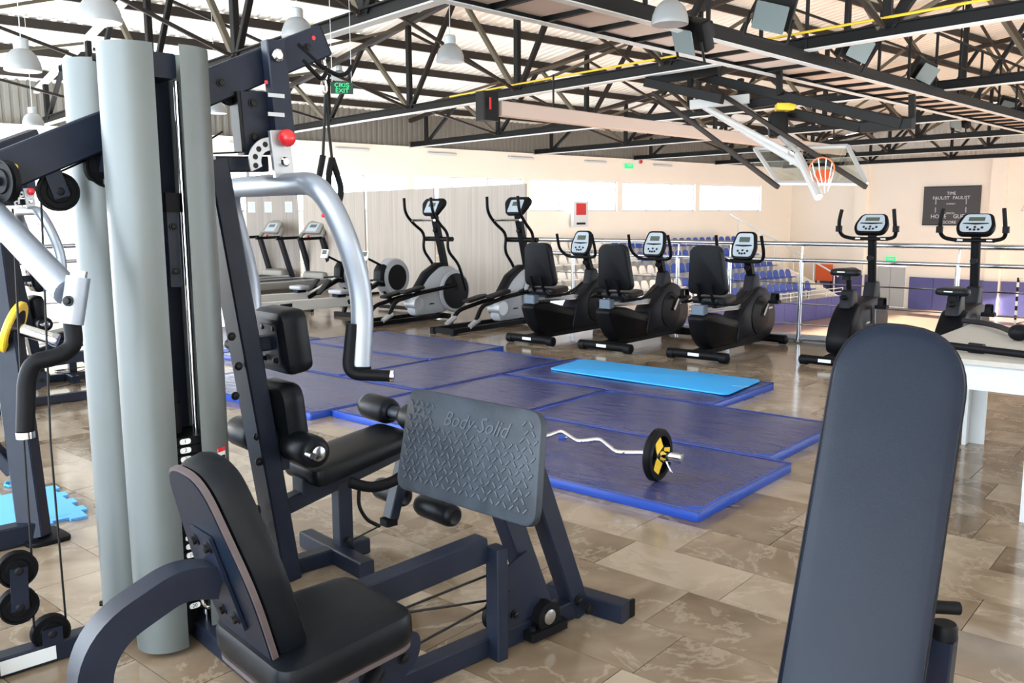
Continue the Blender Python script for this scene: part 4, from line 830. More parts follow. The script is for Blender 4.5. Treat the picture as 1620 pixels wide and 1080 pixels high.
# ================================================================== RECUMBENT BIKES
def console(root, c, n, up, wd, ht, t=0.05, tilt=0):
    u = V(up).cross(V(n)).normalized(); v = V(n).cross(u)
    o = MB().prism([V((q.x, q.y)) for q in fillet([(-wd*0.40, -ht/2, 0), (wd*0.40, -ht/2, 0), (wd/2, -ht*0.1, 0), (wd*0.36, ht/2, 0), (-wd*0.36, ht/2, 0), (-wd/2, -ht*0.1, 0)], 0.05, 5, True)], V(c), u, v, t, 0.012).build('console', 'plastic', root)
    f = V(c)+V(n)*(t+0.0005)
    MB().prism([V((q.x, q.y)) for q in fillet([(-wd*0.34, -ht*0.42, 0), (wd*0.34, -ht*0.42, 0), (wd*0.40, -ht*0.08, 0), (wd*0.29, ht*0.42, 0), (-wd*0.29, ht*0.42, 0), (-wd*0.40, -ht*0.08, 0)], 0.035, 4, True)], f, u, v, 0.003).build('console_face', 'console_face', o)
    MB().prism(rrect(wd*0.40, ht*0.18, 0.005), f+v*ht*0.19+V(n)*0.003, u, v, 0.002).build('screen', 'lcd', o)
    MB().prism([(-wd*0.33, -0.004), (0, -0.014), (wd*0.33, -0.004), (wd*0.3, 0.006), (-wd*0.3, 0.006)], f-v*ht*0.02+V(n)*0.003, u, v, 0.002).build('trim_line', 'plastic', o)
    for dx, dz in ((-0.18, -0.22), (0, -0.2), (0.18, -0.22), (-0.1, -0.31), (0, -0.32), (0.1, -0.31)): MB().cyl(f+u*wd*dx+v*ht*dz+V(n)*0.003, f+u*wd*dx+v*ht*dz+V(n)*0.007, 0.012, n=10).build('button', 'charcoal', o)
    return o
def slab(mb, poly, x, t, ch=0.02): return mb.prism(poly, (x-t/2, 0, 0), (0, 1, 0), (0, 0, 1), t, ch)   # side-profile (y,z) extruded along x
def sm(pts, r, n=5): return [(q.x, q.y) for q in fillet([(a, b, 0) for a, b in pts], r, n, True)]
def recumbent(label, loc):
    root = thing('recumbent_bike', label, 'exercise bike', loc, 0, 'recumbent bikes in a row'); B = lambda: MB()
    for y, wd in ((0.0, 0.64), (1.56, 0.46)):
        st = B().cyl((-wd/2, y, 0.065), (wd/2, y, 0.065), 0.045, n=16).build('stabilizer', 'plastic', root)
        for s in (-1, 1): B().lathe([(0.052, 0), (0.052, 0.07), (0.03, 0.085)], (s*(wd/2-0.07), y, 0.057), (s, 0, 0), 14).build('end_cap', 'rubber', st)
    B().box((-0.02, -0.046, 0.07), (0.12, 0.004, 0.03)).build('sticker', 'paper', root)
    B().beam((0, 0, 0.085), (0, 1.56, 0.085), 0.10, 0.06).build('base_beam', 'plastic', root)
    slab(B(), sm([(0.14, 0.10), (1.15, 0.10), (1.2, 0.2), (0.95, 0.33), (0.55, 0.38), (0.30, 0.45), (0.02, 0.475), (-0.08, 0.44), (0.0, 0.24)], 0.07), 0, 0.19, 0.04).build('rear_shell', 'plastic', root)
    slab(B(), sm([(0.62, 0.10), (1.42, 0.10), (1.55, 0.22), (1.56, 0.38), (1.45, 0.54), (1.28, 0.66), (1.12, 0.66), (0.95, 0.56), (0.72, 0.42)], 0.09), 0, 0.24, 0.05).build('drive_shell', 'charcoal', root)
    for s in (-1, 1):
        cr = B().lathe([(0.21, 0), (0.20, 0.02), (0.05, 0.035)], (s*0.11, 1.12, 0.36), (s, 0, 0), 28).build('crank_disc', 'plastic', root)
        B().beam((s*0.16, 1.12, 0.36), (s*0.16, 1.12+0.1*s, 0.36+0.13*s), 0.035, 0.02, (1, 0, 0)).build('crank_arm', 'steel', cr); B().box((s*0.23, 1.13+0.1*s, 0.37+0.13*s), (0.11, 0.10, 0.035), 0, 0.008).build('pedal', 'rubber', cr)
        B().strip([V((s*0.23, 1.07+0.1*s, 0.38+0.13*s)), V((s*0.23, 1.08+0.1*s, 0.46+0.13*s)), V((s*0.23, 1.18+0.1*s, 0.46+0.13*s)), V((s*0.23, 1.19+0.1*s, 0.38+0.13*s))], 0.05, 0.006, (1, 0, 0), 0.03, 4).build('pedal_strap', 'rubber', cr)
    B().prism([(-0.05, -0.008), (0.05, -0.008), (0.06, 0.008), (-0.02, 0.012)], (0.125, 1.36, 0.42), (0, 1, 0), (0, 0, 1), 0.002).build('maker_mark', 'paper', root)
    B().prism(sm([(1.04, 0.60), (1.26, 0.60), (1.20, 0.78), (1.13, 0.80), (1.09, 0.78)], 0.02), (-0.06, 0, 0), (0, 1, 0), (0, 0, 1), 0.12, 0.02).build('mast_collar', 'charcoal', root)
    B().beam((0, 1.17, 0.68), (0, 1.02, 1.0), 0.065, 0.075, (1, 0, 0)).build('mast', 'plastic', root); B().lathe([(0.03, 0), (0.034, 0.02), (0.03, 0.04)], (0, 1.05, 0.87), (0, -1, -0.2), 12).build('adjust_knob', 'rubber', root)
    console(root, (0, 0.98, 1.085), V((0, -0.93, 0.36)).normalized(), (0, 0, 1), 0.29, 0.30)
    B().tube([(-0.25, 0.80, 1.20), (-0.26, 0.86, 1.02), (-0.20, 0.95, 0.93), (0.20, 0.95, 0.93), (0.26, 0.86, 1.02), (0.25, 0.80, 1.20)], 0.017, 10, 0.08).build('handlebar', 'rubber', root)
    B().beam((0.0, 0.02, 0.50), (0.0, 0.95, 0.47), 0.075, 0.045).build('seat_rail', 'silver', root); B().beam((0.055, 0.02, 0.485), (0.055, 0.85, 0.455), 0.02, 0.02).build('rail_edge', 'steel', root); B().box((0, 0.02, 0.50), (0.14, 0.09, 0.10), 0, 0.01).build('rail_end', 'slate', root)
    B().beam((0, 0.10, 0.30), (0, 0.06, 0.48), 0.07, 0.07, (1, 0, 0)).build('rail_post', 'plastic', root)
    B().prism([V((q.x, q.y)) for q in fillet([(-0.19, -0.20, 0), (0.19, -0.20, 0), (0.14, 0.19, 0), (-0.14, 0.19, 0)], 0.07, 5, True)], (0, 0.36, 0.55), (1, 0, 0), (0, 1, 0.04), 0.07, 0.025, 0.01).build('seat', 'vinyl', root)
    B().box((0, 0.34, 0.53), (0.16, 0.26, 0.05), 0, 0.01).build('seat_carriage', 'plastic', root)
    B().prism([V((q.x, q.y)) for q in fillet([(-0.215, -0.235, 0), (0.215, -0.235, 0), (0.165, 0.25, 0), (-0.165, 0.25, 0)], 0.075, 6, True)], (0, 0.13, 0.865), (-1, 0, 0), (0, -0.16, 1), 0.085, 0.028, 0.008).build('backrest', 'vinyl', root)
    B().prism([V((q.x, q.y)) for q in fillet([(-0.205, -0.225, 0), (0.205, -0.225, 0), (0.155, 0.24, 0), (-0.155, 0.24, 0)], 0.075, 6, True)], (0, 0.118, 0.863), (-1, 0, 0), (0, -0.16, 1), 0.014, 0.004).build('back_shell', 'plastic', root)
    for s in (-0.07, 0.07): B().tube([(s, 0.09, 0.75), (s, 0.14, 0.60), (s, 0.22, 0.54)], 0.017, 8, 0.05).build('back_support', 'plastic', root)
    for s in (-1, 1): B().tube([(s*0.16, 0.08, 0.60), (s*0.23, 0.06, 0.565), (s*0.25, 0.30, 0.55), (s*0.25, 0.50, 0.60), (s*0.25, 0.62, 0.66)], 0.016, 8, 0.06).build('side_handle', 'rubber', root)
    B().tube([(0.09, 0.5, 0.52), (0.12, 0.62, 0.53), (0.13, 0.70, 0.57)], 0.008, 6, 0.04).build('seat_lever', 'rubber', root)
    return root
recumbent('black recumbent exercise bike beside the elliptical trainers', (-6.08, 7.43, 0))
recumbent('black recumbent exercise bike in the middle of the three recumbent ones', (-5.13, 7.50, 0))
recumbent('black recumbent exercise bike beside the upright bikes', (-4.10, 7.58, 0))
# ================================================================== UPRIGHT BIKES
def upright(label, loc, sdz=0.0):
    root = thing('upright_bike', label, 'exercise bike', loc, 0, 'upright bikes by the railing'); B = lambda: MB()
    for y, wd in ((0.0, 0.52), (1.20, 0.46)):
        st = B().cyl((-wd/2, y, 0.06), (wd/2, y, 0.06), 0.042, n=16).build('stabilizer', 'plastic', root)
        for s in (-1, 1): B().lathe([(0.048, 0), (0.048, 0.07), (0.03, 0.085)], (s*(wd/2-0.07), y, 0.055), (s, 0, 0), 14).build('end_cap', 'rubber', st)
    B().box((-0.02, -0.044, 0.065), (0.12, 0.004, 0.03)).build('sticker', 'paper', root); B().beam((0, 0, 0.08), (0, 1.2, 0.08), 0.09, 0.06).build('base_beam', 'plastic', root)
    slab(B(), sm([(0.22, 0.09), (1.20, 0.09), (1.38, 0.25), (1.38, 0.42), (1.25, 0.56), (1.0, 0.60), (0.66, 0.58), (0.42, 0.56), (0.26, 0.40), (0.18, 0.22)], 0.10), 0, 0.20, 0.045).build('drive_shell', 'charcoal', root)
    slab(B(), sm([(0.2, 0.09), (0.62, 0.09), (0.55, 0.58), (0.42, 0.56), (0.24, 0.40), (0.16, 0.22)], 0.08), 0, 0.23, 0.045).build('rear_shell', 'plastic', root)
    B().prism([(-0.05, -0.008), (0.05, -0.008), (0.06, 0.008), (-0.02, 0.012)], (0.1025, 0.72, 0.36), (0, 1, 0), (0, 0, 1), 0.002).build('maker_mark', 'paper', root)
    slab(B(), sm([(0.34, 0.52), (0.58, 0.52), (0.52, 0.70), (0.40, 0.70)], 0.02), 0, 0.12, 0.02).build('post_collar', 'charcoal', root); B().cyl((0, 0.46, 0.66), (0, 0.42, 0.83+sdz), 0.024, n=12).build('seat_post', 'plastic', root); B().lathe([(0.022, 0), (0.026, 0.05), (0.02, 0.06)], (0, 0.36, 0.63), (-0.3, -1, 0), 10).build('adjust_knob', 'rubber', root)
    sd_ = B().prism([V((q.x, q.y)) for q in fillet([(-0.13, -0.15, 0), (0.13, -0.15, 0), (0.15, -0.05, 0), (0.05, 0.06, 0), (0.035, 0.17, 0), (-0.035, 0.17, 0), (-0.05, 0.06, 0), (-0.15, -0.05, 0)], 0.05, 5, True)], (0, 0.42, 0.84+sdz), (1, 0, 0), (0, 1, 0.02), 0.06, 0.022, 0.008).build('saddle', 'vinyl', root)
    B().box((0, 0.42, 0.82+sdz), (0.08, 0.14, 0.05), 0, 0.01).build('saddle_clamp', 'plastic', sd_); B().box((-0.02, 0.268, 0.875+sdz), (0.07, 0.004, 0.010)).build('saddle_mark', 'paper', sd_)
    slab(B(), sm([(0.98, 0.54), (1.20, 0.54), (1.16, 0.74), (1.04, 0.74)], 0.02), 0, 0.12, 0.02).build('mast_collar', 'charcoal', root)
    B().cyl((0, 1.10, 0.68), (0, 1.03, 1.20), 0.042, n=14).build('mast', 'plastic', root); B().lathe([(0.03, 0), (0.034, 0.02), (0.03, 0.04)], (0, 1.02, 0.98), (0, -1, 0), 12).build('adjust_knob', 'rubber', root)
    console(root, (0, 1.03, 1.29), V((0, -0.75, 0.66)).normalized(), (0, 0, 1), 0.34, 0.25, 0.055)
    B().tube([(-0.25, 0.85, 1.46), (-0.27, 0.83, 1.33), (-0.27, 0.90, 1.20), (-0.18, 0.99, 1.17), (0.18, 0.99, 1.17), (0.27, 0.90, 1.20), (0.27, 0.83, 1.33), (0.25, 0.85, 1.46)], 0.018, 10, 0.07).build('handlebar', 'rubber', root)
    for s in (-1, 1):
        B().box((s*0.275, 0.86, 1.27), (0.05, 0.07, 0.06), 0, 0.012).build('hand_pad', 'rubber', root); B().cyl((s*0.10, 0.99, 1.17), (s*0.17, 0.99, 1.17), 0.021, n=12).build('pulse_grip', 'steel', root)
        cr = B().beam((s*0.12, 0.86, 0.34), (s*0.12, 0.86-0.02*s, 0.34+0.16*s), 0.035, 0.02, (1, 0, 0)).build('crank_arm', 'steel', root); B().box((s*0.19, 0.86-0.02*s, 0.34+0.17*s), (0.11, 0.10, 0.035), 0, 0.008).build('pedal', 'rubber', cr)
        B().strip([V((s*0.19, 0.80-0.02*s, 0.35+0.17*s)), V((s*0.19, 0.81-0.02*s, 0.43+0.17*s)), V((s*0.19, 0.91-0.02*s, 0.43+0.17*s)), V((s*0.19, 0.92-0.02*s, 0.35+0.17*s))], 0.05, 0.006, (1, 0, 0), 0.03, 4).build('pedal_strap', 'rubber', cr)
    return root
upright('black upright exercise bike between the recumbent bikes and the other upright', (-2.98, 8.02, 0))
upright('black upright exercise bike behind the white table', (-2.02, 7.95, 0), -0.13)
# ================================================================== ELLIPTICAL TRAINERS
def elliptical(label, loc):
    root = thing('elliptical_trainer', label, 'elliptical', loc, 0, 'elliptical trainers'); B = lambda: MB()
    for s in (-0.17, 0.17):
        r = B().beam((s, -0.02, 0.05), (s, 1.45, 0.05), 0.055, 0.06).build('base_rail', 'plastic', root); B().box((s, 0.0, 0.04), (0.07, 0.06, 0.08), 0, 0.01).build('foot', 'rubber', r)
    B().beam((-0.28, 1.40, 0.05), (0.28, 1.40, 0.05), 0.06, 0.07).build('front_stabilizer', 'plastic', root); B().beam((-0.2, 0.02, 0.045), (0.2, 0.02, 0.045), 0.06, 0.06).build('rear_stabilizer', 'plastic', root)
    slab(B(), sm([(0.95, 0.07), (1.45, 0.07), (1.72, 0.12), (1.95, 0.30), (1.92, 0.55), (1.72, 0.72), (1.45, 0.74), (1.22, 0.60), (1.02, 0.38), (0.92, 0.2)], 0.09), 0, 0.18, 0.05).build('housing', 'grey_plastic', root)
    slab(B(), sm([(1.10, 0.30), (1.28, 0.48), (1.45, 0.62), (1.62, 0.66), (1.62, 0.76), (1.45, 0.78), (1.2, 0.66), (1.0, 0.42)], 0.04), 0, 0.13, 0.02).build('housing_trim', 'plastic', root)
    B().lathe([(0.09, -0.10), (0.09, 0.10)], (0, 1.0, 0.24), (1, 0, 0), 18).build('rear_drum', 'silver', root)
    for s in (-1, 1):
        wlr = B().lathe([(0.29, 0.0), (0.30, 0.02), (0.28, 0.045), (0.25, 0.05)], (s*0.09, 1.68, 0.37), (s, 0, 0), 36).build('wheel_cover', 'grey_plastic', root); B().lathe([(0.25, 0.0), (0.25, 0.058), (0.2, 0.062)], (s*0.09, 1.68, 0.37), (s, 0, 0), 36).build('wheel_disc', 'plastic', wlr)
        zf = 0.04*s
        B().tube([(s*0.2, 0.34, 0.10), (s*0.2, 0.48, 0.28+zf), (s*0.2, 0.95, 0.36+zf), (s*0.2, 1.62, 0.42+zf)], 0.028, 8, 0.08).build('pedal_arm', 'plastic', root)
        B().tube([(s*0.2, 0.26, 0.085), (s*0.2, 0.42, 0.16)], [0.03, 0.036], 10).build('roller_end', 'silver', root)
        B().prism(sm([(-0.075, -0.19), (0.075, -0.19), (0.085, 0.15), (0, 0.22), (-0.085, 0.15)], 0.05), (s*0.2, 0.80, 0.39+zf), (1, 0, 0), (0, 1, 0.16), 0.035, 0.012).build('foot_plate', 'rubber', root)
        B().tube([(s*0.24, 1.78, 0.38), (s*0.26, 1.62, 0.75), (s*0.24, 1.42, 0.95), (s*0.23, 1.45, 1.18), (s*0.26, 1.25, 1.32), (s*0.27, 1.12, 1.46), (s*0.26, 1.10, 1.66)], 0.020, 10, 0.10).build('swing_handle', 'plastic', root)
    B().beam((0, 1.62, 0.66), (0, 1.42, 1.42), 0.075, 0.09, (1, 0, 0)).build('mast', 'plastic', root); B().cyl((-0.26, 1.50, 1.10), (0.26, 1.50, 1.10), 0.032, n=12).build('handle_axle', 'plastic', root)
    B().tube([(-0.22, 1.20, 1.36), (-0.16, 1.36, 1.36), (0.16, 1.36, 1.36), (0.22, 1.20, 1.36)], 0.016, 8, 0.06).build('fixed_grip', 'steel', root); B().lathe([(0.03, 0), (0.032, 0.03), (0.02, 0.04)], (0, 1.44, 1.22), (0, -1, 0), 10).build('adjust_knob', 'rubber', root)
    n = V((0, -0.86, 0.5)).normalized(); u = V((1, 0, 0)); v = n.cross(u)
    c = B().prism(sm([(-0.13, -0.12), (0.13, -0.12), (0.22, 0.06), (0.18, 0.14), (-0.18, 0.14), (-0.22, 0.06)], 0.04), V((0, 1.42, 1.51)), u, v, 0.06, 0.015).build('console', 'plastic', root)
    B().prism(rrect(0.22, 0.18, 0.02), V((0, 1.42, 1.51))+n*0.0605, u, v, 0.003).build('console_face', 'console_face', c); B().prism(rrect(0.12, 0.06, 0.005), V((0, 1.42, 1.51))+n*0.064+v*0.03, u, v, 0.002).build('screen', 'lcd', c)
    B().prism([(-0.05, -0.008), (0.05, -0.008), (0.06, 0.008), (-0.02, 0.012)], (0.0915, 1.24, 0.22), (0, 1, 0), (0, 0, 1), 0.002).build('maker_mark', 'charcoal', root)
    return root
elliptical('grey and black elliptical trainer between the rowers and the other elliptical', (-8.72, 7.15, 0))
elliptical('grey and black elliptical trainer beside the recumbent bikes', (-7.42, 7.40, 0))
# ================================================================== ROWING MACHINES
def rower(label, loc, rz=0):
    root = thing('rowing_machine', label, 'rower', loc, rz, 'rowing machines'); B = lambda: MB()
    r = B().beam((0, -1.85, 0.25), (0, 0.05, 0.21), 0.09, 0.14).build('seat_rail', 'white_rail', root); B().box((0.047, -1.1, 0.245), (0.003, 0.2, 0.05)).build('rail_mark', 'charcoal', r)
    B().prism(sm([(-0.14, -0.10), (0.14, -0.10), (0.14, 0.10), (-0.14, 0.10)], 0.05), (0, -0.12, 0.33), (1, 0, 0), (0, 1, 0), 0.06, 0.02).build('seat', 'grey_plastic', root); B().box((0, -0.12, 0.31), (0.13, 0.16, 0.05), 0, 0.01).build('seat_carriage', 'plastic', root)
    for s in (-0.05, 0.05): B().beam((s, 0.0, 0.20), (s, 0.72, 0.47), 0.04, 0.06).build('front_rail', 'plastic', root)
    B().beam((0, 0.02, 0.235), (0, 0.70, 0.50), 0.06, 0.02).build('chain_cover', 'white_rail', root)
    for s in (-1, 1): B().prism(sm([(-0.06, -0.16), (0.06, -0.16), (0.06, 0.16), (-0.06, 0.16)], 0.03), (s*0.13, 0.25, 0.34), (1, 0, 0), (0, 0.75, 0.66), 0.02, 0.005).build('foot_rest', 'charcoal', root)
    f = B().lathe([(0.10, -0.11), (0.27, -0.11), (0.285, -0.09), (0.285, 0.06), (0.27, 0.08), (0.19, 0.09)], (0, 0.98, 0.50), (1, 0, 0), 40).build('flywheel_cage', 'grey_plastic', root); B().lathe([(0.195, 0), (0.195, 0.093), (0.05, 0.098)], (0, 0.98, 0.50), (1, 0, 0), 36).build('fan_mesh', 'rubber', f); B().lathe([(0.195, 0), (0.195, 0.115), (0.05, 0.12)], (0, 0.98, 0.50), (-1, 0, 0), 36).build('fan_mesh', 'rubber', f)
    slab(B(), sm([(0.62, 0.40), (0.80, 0.36), (0.82, 0.66), (0.72, 0.72), (0.64, 0.62)], 0.03), 0, 0.16, 0.02).build('damper_box', 'plastic', root)
    B().beam((0, 0.70, 0.45), (0, 0.98, 0.06), 0.05, 0.06, (1, 0, 0)).build('front_leg', 'plastic', root); B().beam((-0.30, 0.98, 0.045), (0.30, 0.98, 0.045), 0.07, 0.05).build('front_foot', 'plastic', root)
    B().beam((0, 0.02, 0.22), (0, -0.05, 0.03), 0.05, 0.05, (1, 0, 0)).build('middle_leg', 'plastic', root); B().beam((-0.18, -0.04, 0.03), (0.18, -0.04, 0.03), 0.06, 0.06).build('middle_foot', 'rubber', root); B().beam((0, -1.8, 0.25), (0, -1.85, 0.03), 0.05, 0.05, (1, 0, 0)).build('rear_leg', 'plastic', root); B().beam((-0.18, -1.85, 0.03), (0.18, -1.85, 0.03), 0.05, 0.05).build('rear_foot', 'rubber', root)
    B().tube([(0, 0.80, 0.66), (0, 0.66, 0.72), (0, 0.42, 0.82)], 0.018, 8, 0.08).build('monitor_arm', 'rubber', root)
    n = V((0, -0.94, 0.34)); u = V((1, 0, 0)); v = n.cross(u); mo = B().prism(rrect(0.15, 0.14, 0.015), (0, 0.42, 0.84), u, v, 0.03, 0.006).build('monitor', 'white', root); B().prism(rrect(0.10, 0.07, 0.004), V((0, 0.42, 0.84))+n*0.031+v*0.02, u, v, 0.002).build('screen', 'lcd', mo)
    B().tube([(-0.22, 0.56, 0.46), (0, 0.60, 0.48), (0.22, 0.56, 0.46)], 0.014, 8, 0.05).build('pull_handle', 'rubber', root)
rower('rowing machine with a white rail beside the elliptical trainers', (-9.93, 7.95, 0), math.radians(4)); rower('rowing machine with a white rail beside the treadmills', (-11.0, 8.05, 0), math.radians(4))
# ================================================================== TREADMILLS
def treadmill(label, loc, rz):
    root = thing('treadmill', label, 'treadmill', loc, rz, 'treadmills before the partition'); B = lambda: MB()
    B().prism(sm([(-0.40, -1.75), (0.40, -1.75), (0.40, 0.05), (-0.40, 0.05)], 0.04), (0, 0, 0.06), (1, 0, 0), (0, 1, 0), 0.12, 0.02).build('deck', 'khaki_plastic', root); B().box((0, -0.9, 0.184), (0.52, 1.6, 0.012)).build('belt', 'rubber', root)
    for s in (-1, 1): B().box((s*0.33, -0.85, 0.19), (0.10, 1.7, 0.02), 0, 0.006).build('side_rail', 'silver', root); B().box((s*0.33, -1.7, 0.03), (0.06, 0.1, 0.06)).build('foot', 'rubber', root)
    B().prism(sm([(-0.36, -0.20), (0.36, -0.20), (0.33, 0.22), (-0.33, 0.22)], 0.10), (0, 0.02, 0.12), (1, 0, 0), (0, 1, 0), 0.20, 0.07).build('motor_hood', 'khaki_plastic', root)
    for s in (-1, 1):
        B().beam((s*0.38, 0.10, 0.10), (s*0.36, -0.18, 1.0), 0.07, 0.12, (1, 0, 0)).build('upright', 'charcoal', root); B().beam((s*0.36, -0.74, 0.985), (s*0.36, -0.12, 1.0), 0.05, 0.055).build('handrail', 'rubber', root)
        B().tube([(s*0.36, -0.18, 1.0), (s*0.33, -0.10, 1.10), (s*0.20, -0.02, 1.20)], 0.045, 8, 0.1).build('console_arm', 'khaki_plastic', root)
    n = V((0, -0.8, 0.6)); u = V((1, 0, 0)); v = n.cross(u); c = B().prism(sm([(-0.30, -0.13), (0.30, -0.13), (0.26, 0.13), (0.12, 0.19), (-0.12, 0.19), (-0.26, 0.13)], 0.05), (0, -0.06, 1.16), u, v, 0.07, 0.02).build('console', 'khaki_plastic', root)
    B().prism(rrect(0.34, 0.20, 0.01), V((0, -0.06, 1.16))+n*0.071, u, v, 0.004).build('console_face', 'console_face', c); B().prism(rrect(0.2, 0.07, 0.004), V((0, -0.06, 1.16))+n*0.076+v*0.03, u, v, 0.002).build('screen', 'lcd', c)
    B().cyl((0, -0.22, 1.02), (0, -0.26, 1.03), 0.02, n=10).build('stop_key', 'red', root)
ta, tb = onz(441, 449), onz(506, 454)
treadmill('brown and black treadmill before the partition with pinned papers', ta, 0); treadmill('brown and black treadmill beside the rowing machines', tb, 0)
# ================================================================== PARTITIONS, papers, coat stand
def partition(label, a, b, h, z0=0.0):
    a, b = V(a), V(b); d = (b-a); L = d.length; root = thing('partition_panel', label, 'panel', (a+b)/2, math.atan2(d.y, d.x), 'wood-grain partition panels')
    MB().box((0, 0, z0+h/2), (L, 0.03, h), 0, 0.003).build('board', 'partition', root)
    for s in (-0.35, 0.35): MB().box((L*s, 0, 0.02), (0.08, 0.4, 0.04), 0, 0.005).build('foot', 'charcoal', root)
    return root, L
pan = [((485, 452), (581, 462)), ((585, 463), (690, 476)), ((697, 477), (833, 494))]
lb = ['pale wood-grain partition panel behind the rowing machine flywheels', 'pale wood-grain partition panel between the rower and the first elliptical', 'pale wood-grain partition panel behind the elliptical trainers']
for (a, b), l in zip(pan, lb): partition(l, onz(*a), onz(*b), 1.87)
a, b = onz(395, 447), onz(476, 447); pr, L = partition('pale wood-grain partition panel with three pinned papers behind the treadmills', a, b, 2.05)
for i, x in enumerate((404, 430, 462)):
    f = (x-395)/81; q = a+(b-a)*f; q.z = 0; root = thing('paper_notice', ('white printed notice pinned at the edge of the partition', 'white printed notice pinned second on the partition', 'white printed notice pinned alone on the partition')[i], 'paper', q+Zv*1.62, math.atan2((b-a).y, (b-a).x), 'papers pinned on the partition')
    MB().box((0, -0.018, 0), (0.16, 0.002, 0.23)).build('sheet', 'paper', root)
    for k in range(5): MB().box((0, -0.0195, 0.07-0.035*k), (0.12, 0.001, 0.006)).build('print_line', 'console_face', root)
cs = onz(379, 441); root = thing('coat_stand', 'black metal coat stand with branching hooks behind the treadmills', 'coat stand', cs)
MB().cyl((0, 0, 0.03), (0, 0, 1.55), 0.022, n=10).build('pole', 'black_steel', root); MB().lathe([(0.2, 0), (0.2, 0.02), (0.03, 0.04)], (0, 0, 0), n=20).build('base', 'black_steel', root)
for z in (1.5, 1.3, 1.1):
    for k in range(4):
        a = k*PI/2+z*3; MB().tube([(0, 0, z-0.05), (0.08*math.cos(a), 0.08*math.sin(a), z-0.04), (0.17*math.cos(a), 0.17*math.sin(a), z+0.06)], 0.008, 6, 0.03).build('hook', 'black_steel', root)
# ================================================================== ADJUSTABLE BENCH (foreground)
Tp, Bp = at(1436, 512, 2.10), at(1330, 1180, 1.93); bu = (CR*0.95-CF*0.30); bu.z = 0; bu.normalize(); bv = (Tp-Bp).normalized(); bu = (bu-bv*bu.dot(bv)).normalized(); bn = bu.cross(bv); L = (Tp-Bp).length
gc = V((Bp.x, Bp.y, 0)); root = thing('adjustable_bench', 'black padded adjustable weight bench raised steep, red frame below', 'bench', gc); TB = lambda p: V(p)-gc
HW = 0.148; outl = [(-HW, 0), (HW, 0)] + [(HW*math.copysign(abs(math.cos(a))**0.75, math.cos(a)), L-0.15+0.15*math.sin(a)) for a in [PI*i/18 for i in range(19)]]
MB(TB).prism(outl, Bp-bn*0.055, bu, bv, 0.055, 0.018, 0.004).build('back_pad', 'bench_vinyl', root)
MB(TB).tube([Bp+bu*p.x+bv*p.y-bn*0.022 for p in inset([V(q) for q in outl], -0.001)], 0.003, 5, closed=True).build('seam', 'charcoal', root)
MB(TB).prism(inset([V(q) for q in outl], 0.006), Bp-bn*0.066, bu, bv, 0.011).build('back_board', 'plywood', root)
fr0, fr1 = Bp-bn*0.10, Bp+bv*L*0.72-bn*0.10
MB(TB).beam(fr0, fr1, 0.06, 0.06, bn).build('back_tube', 'navy', root)
q0, q1 = at(1462, 955, 2.02), at(1517, 962, 2.02); MB(TB).cyl(q0-CR*0.08, q1, 0.0155, n=14).build('adjust_pin', 'rubber', root)
pt = at(1493, 1000, 2.06); pb_ = V((pt.x-0.02, pt.y+0.02, 0.03)); po = MB(TB).beam(pb_, pt-Zv*0.01, 0.055, 0.055).build('support_post', 'navy', root); MB(TB).lathe([(0.03, 0), (0.03, 0.03), (0.026, 0.036)], pt-Zv*0.012, n=18).build('post_cap', 'rubber', po)
MB(TB).beam(V((pb_.x-0.25, pb_.y-0.2, 0.04)), V((pb_.x+0.25, pb_.y+0.2, 0.04)), 0.06, 0.06).build('floor_foot', 'navy', root)
fs0 = V((Bp.x, Bp.y, 0.30))+bn*0.10; fw_ = V((bn.x, bn.y, 0)).normalized()
MB(TB).beam(pb_+Zv*0.22, V((Bp.x, Bp.y, 0.22))+fw_*0.35, 0.06, 0.06).build('main_tube', 'red', root)
MB(TB).prism(rrect(0.29, 0.34, 0.06), V((Bp.x, Bp.y, 0.27))+fw_*0.21, bu, fw_, 0.06, 0.018).build('seat_pad', 'bench_vinyl', root)
MB(TB).beam(V((Bp.x, Bp.y, 0.22))+fw_*0.35, V((Bp.x, Bp.y, 0.02))+fw_*0.40, 0.06, 0.05, bu).build('front_leg', 'navy', root)
# ================================================================== WHITE TABLE with bars
tx0, tx1, ty0, ty1, tz = -1.33, -0.62, 4.47, 5.94, 0.74; cx, cy = (tx0+tx1)/2, (ty0+ty1)/2
root = thing('white_table', 'white wooden table with angle legs behind the bench', 'table', (cx, cy, 0)); mat('table_white', (0.42, 0.44, 0.45), 0.5); mat('table_wood', (0.36, 0.335, 0.30), 0.5, col2=(0.32, 0.30, 0.27), scale=3, stretch=(1, 12, 12))
MB().box((0, 0, tz-0.012), (tx1-tx0, ty1-ty0, 0.024), 0, 0.003).build('table_top', 'table_wood', root)
w_, d_ = (tx1-tx0)/2-0.03, (ty1-ty0)/2-0.03
for s in (-1, 1): MB().box((s*w_, 0, tz-0.085), (0.02, 2*d_, 0.12)).build('apron', 'table_white', root); MB().box((0, s*d_, tz-0.085), (2*w_, 0.02, 0.12)).build('apron', 'table_white', root)
for sx in (-1, 1):
    for sy in (-1, 1): MB().box((sx*w_, sy*(d_-0.04), (tz-0.025)/2), (0.022, 0.10, tz-0.025)).box((sx*(w_-0.045), sy*d_, (tz-0.025)/2), (0.10, 0.022, tz-0.025)).build('leg', 'table_white', root)
A_, B_ = onz(1500, 546, 0.765), onz(1640, 563, 0.765)
root = thing('bar_attachment', 'straight black cable bar with a collar lying on the white table', 'bar', (A_+B_)/2); T = lambda p: V(p)-(A_+B_)/2; d = (B_-A_).normalized()
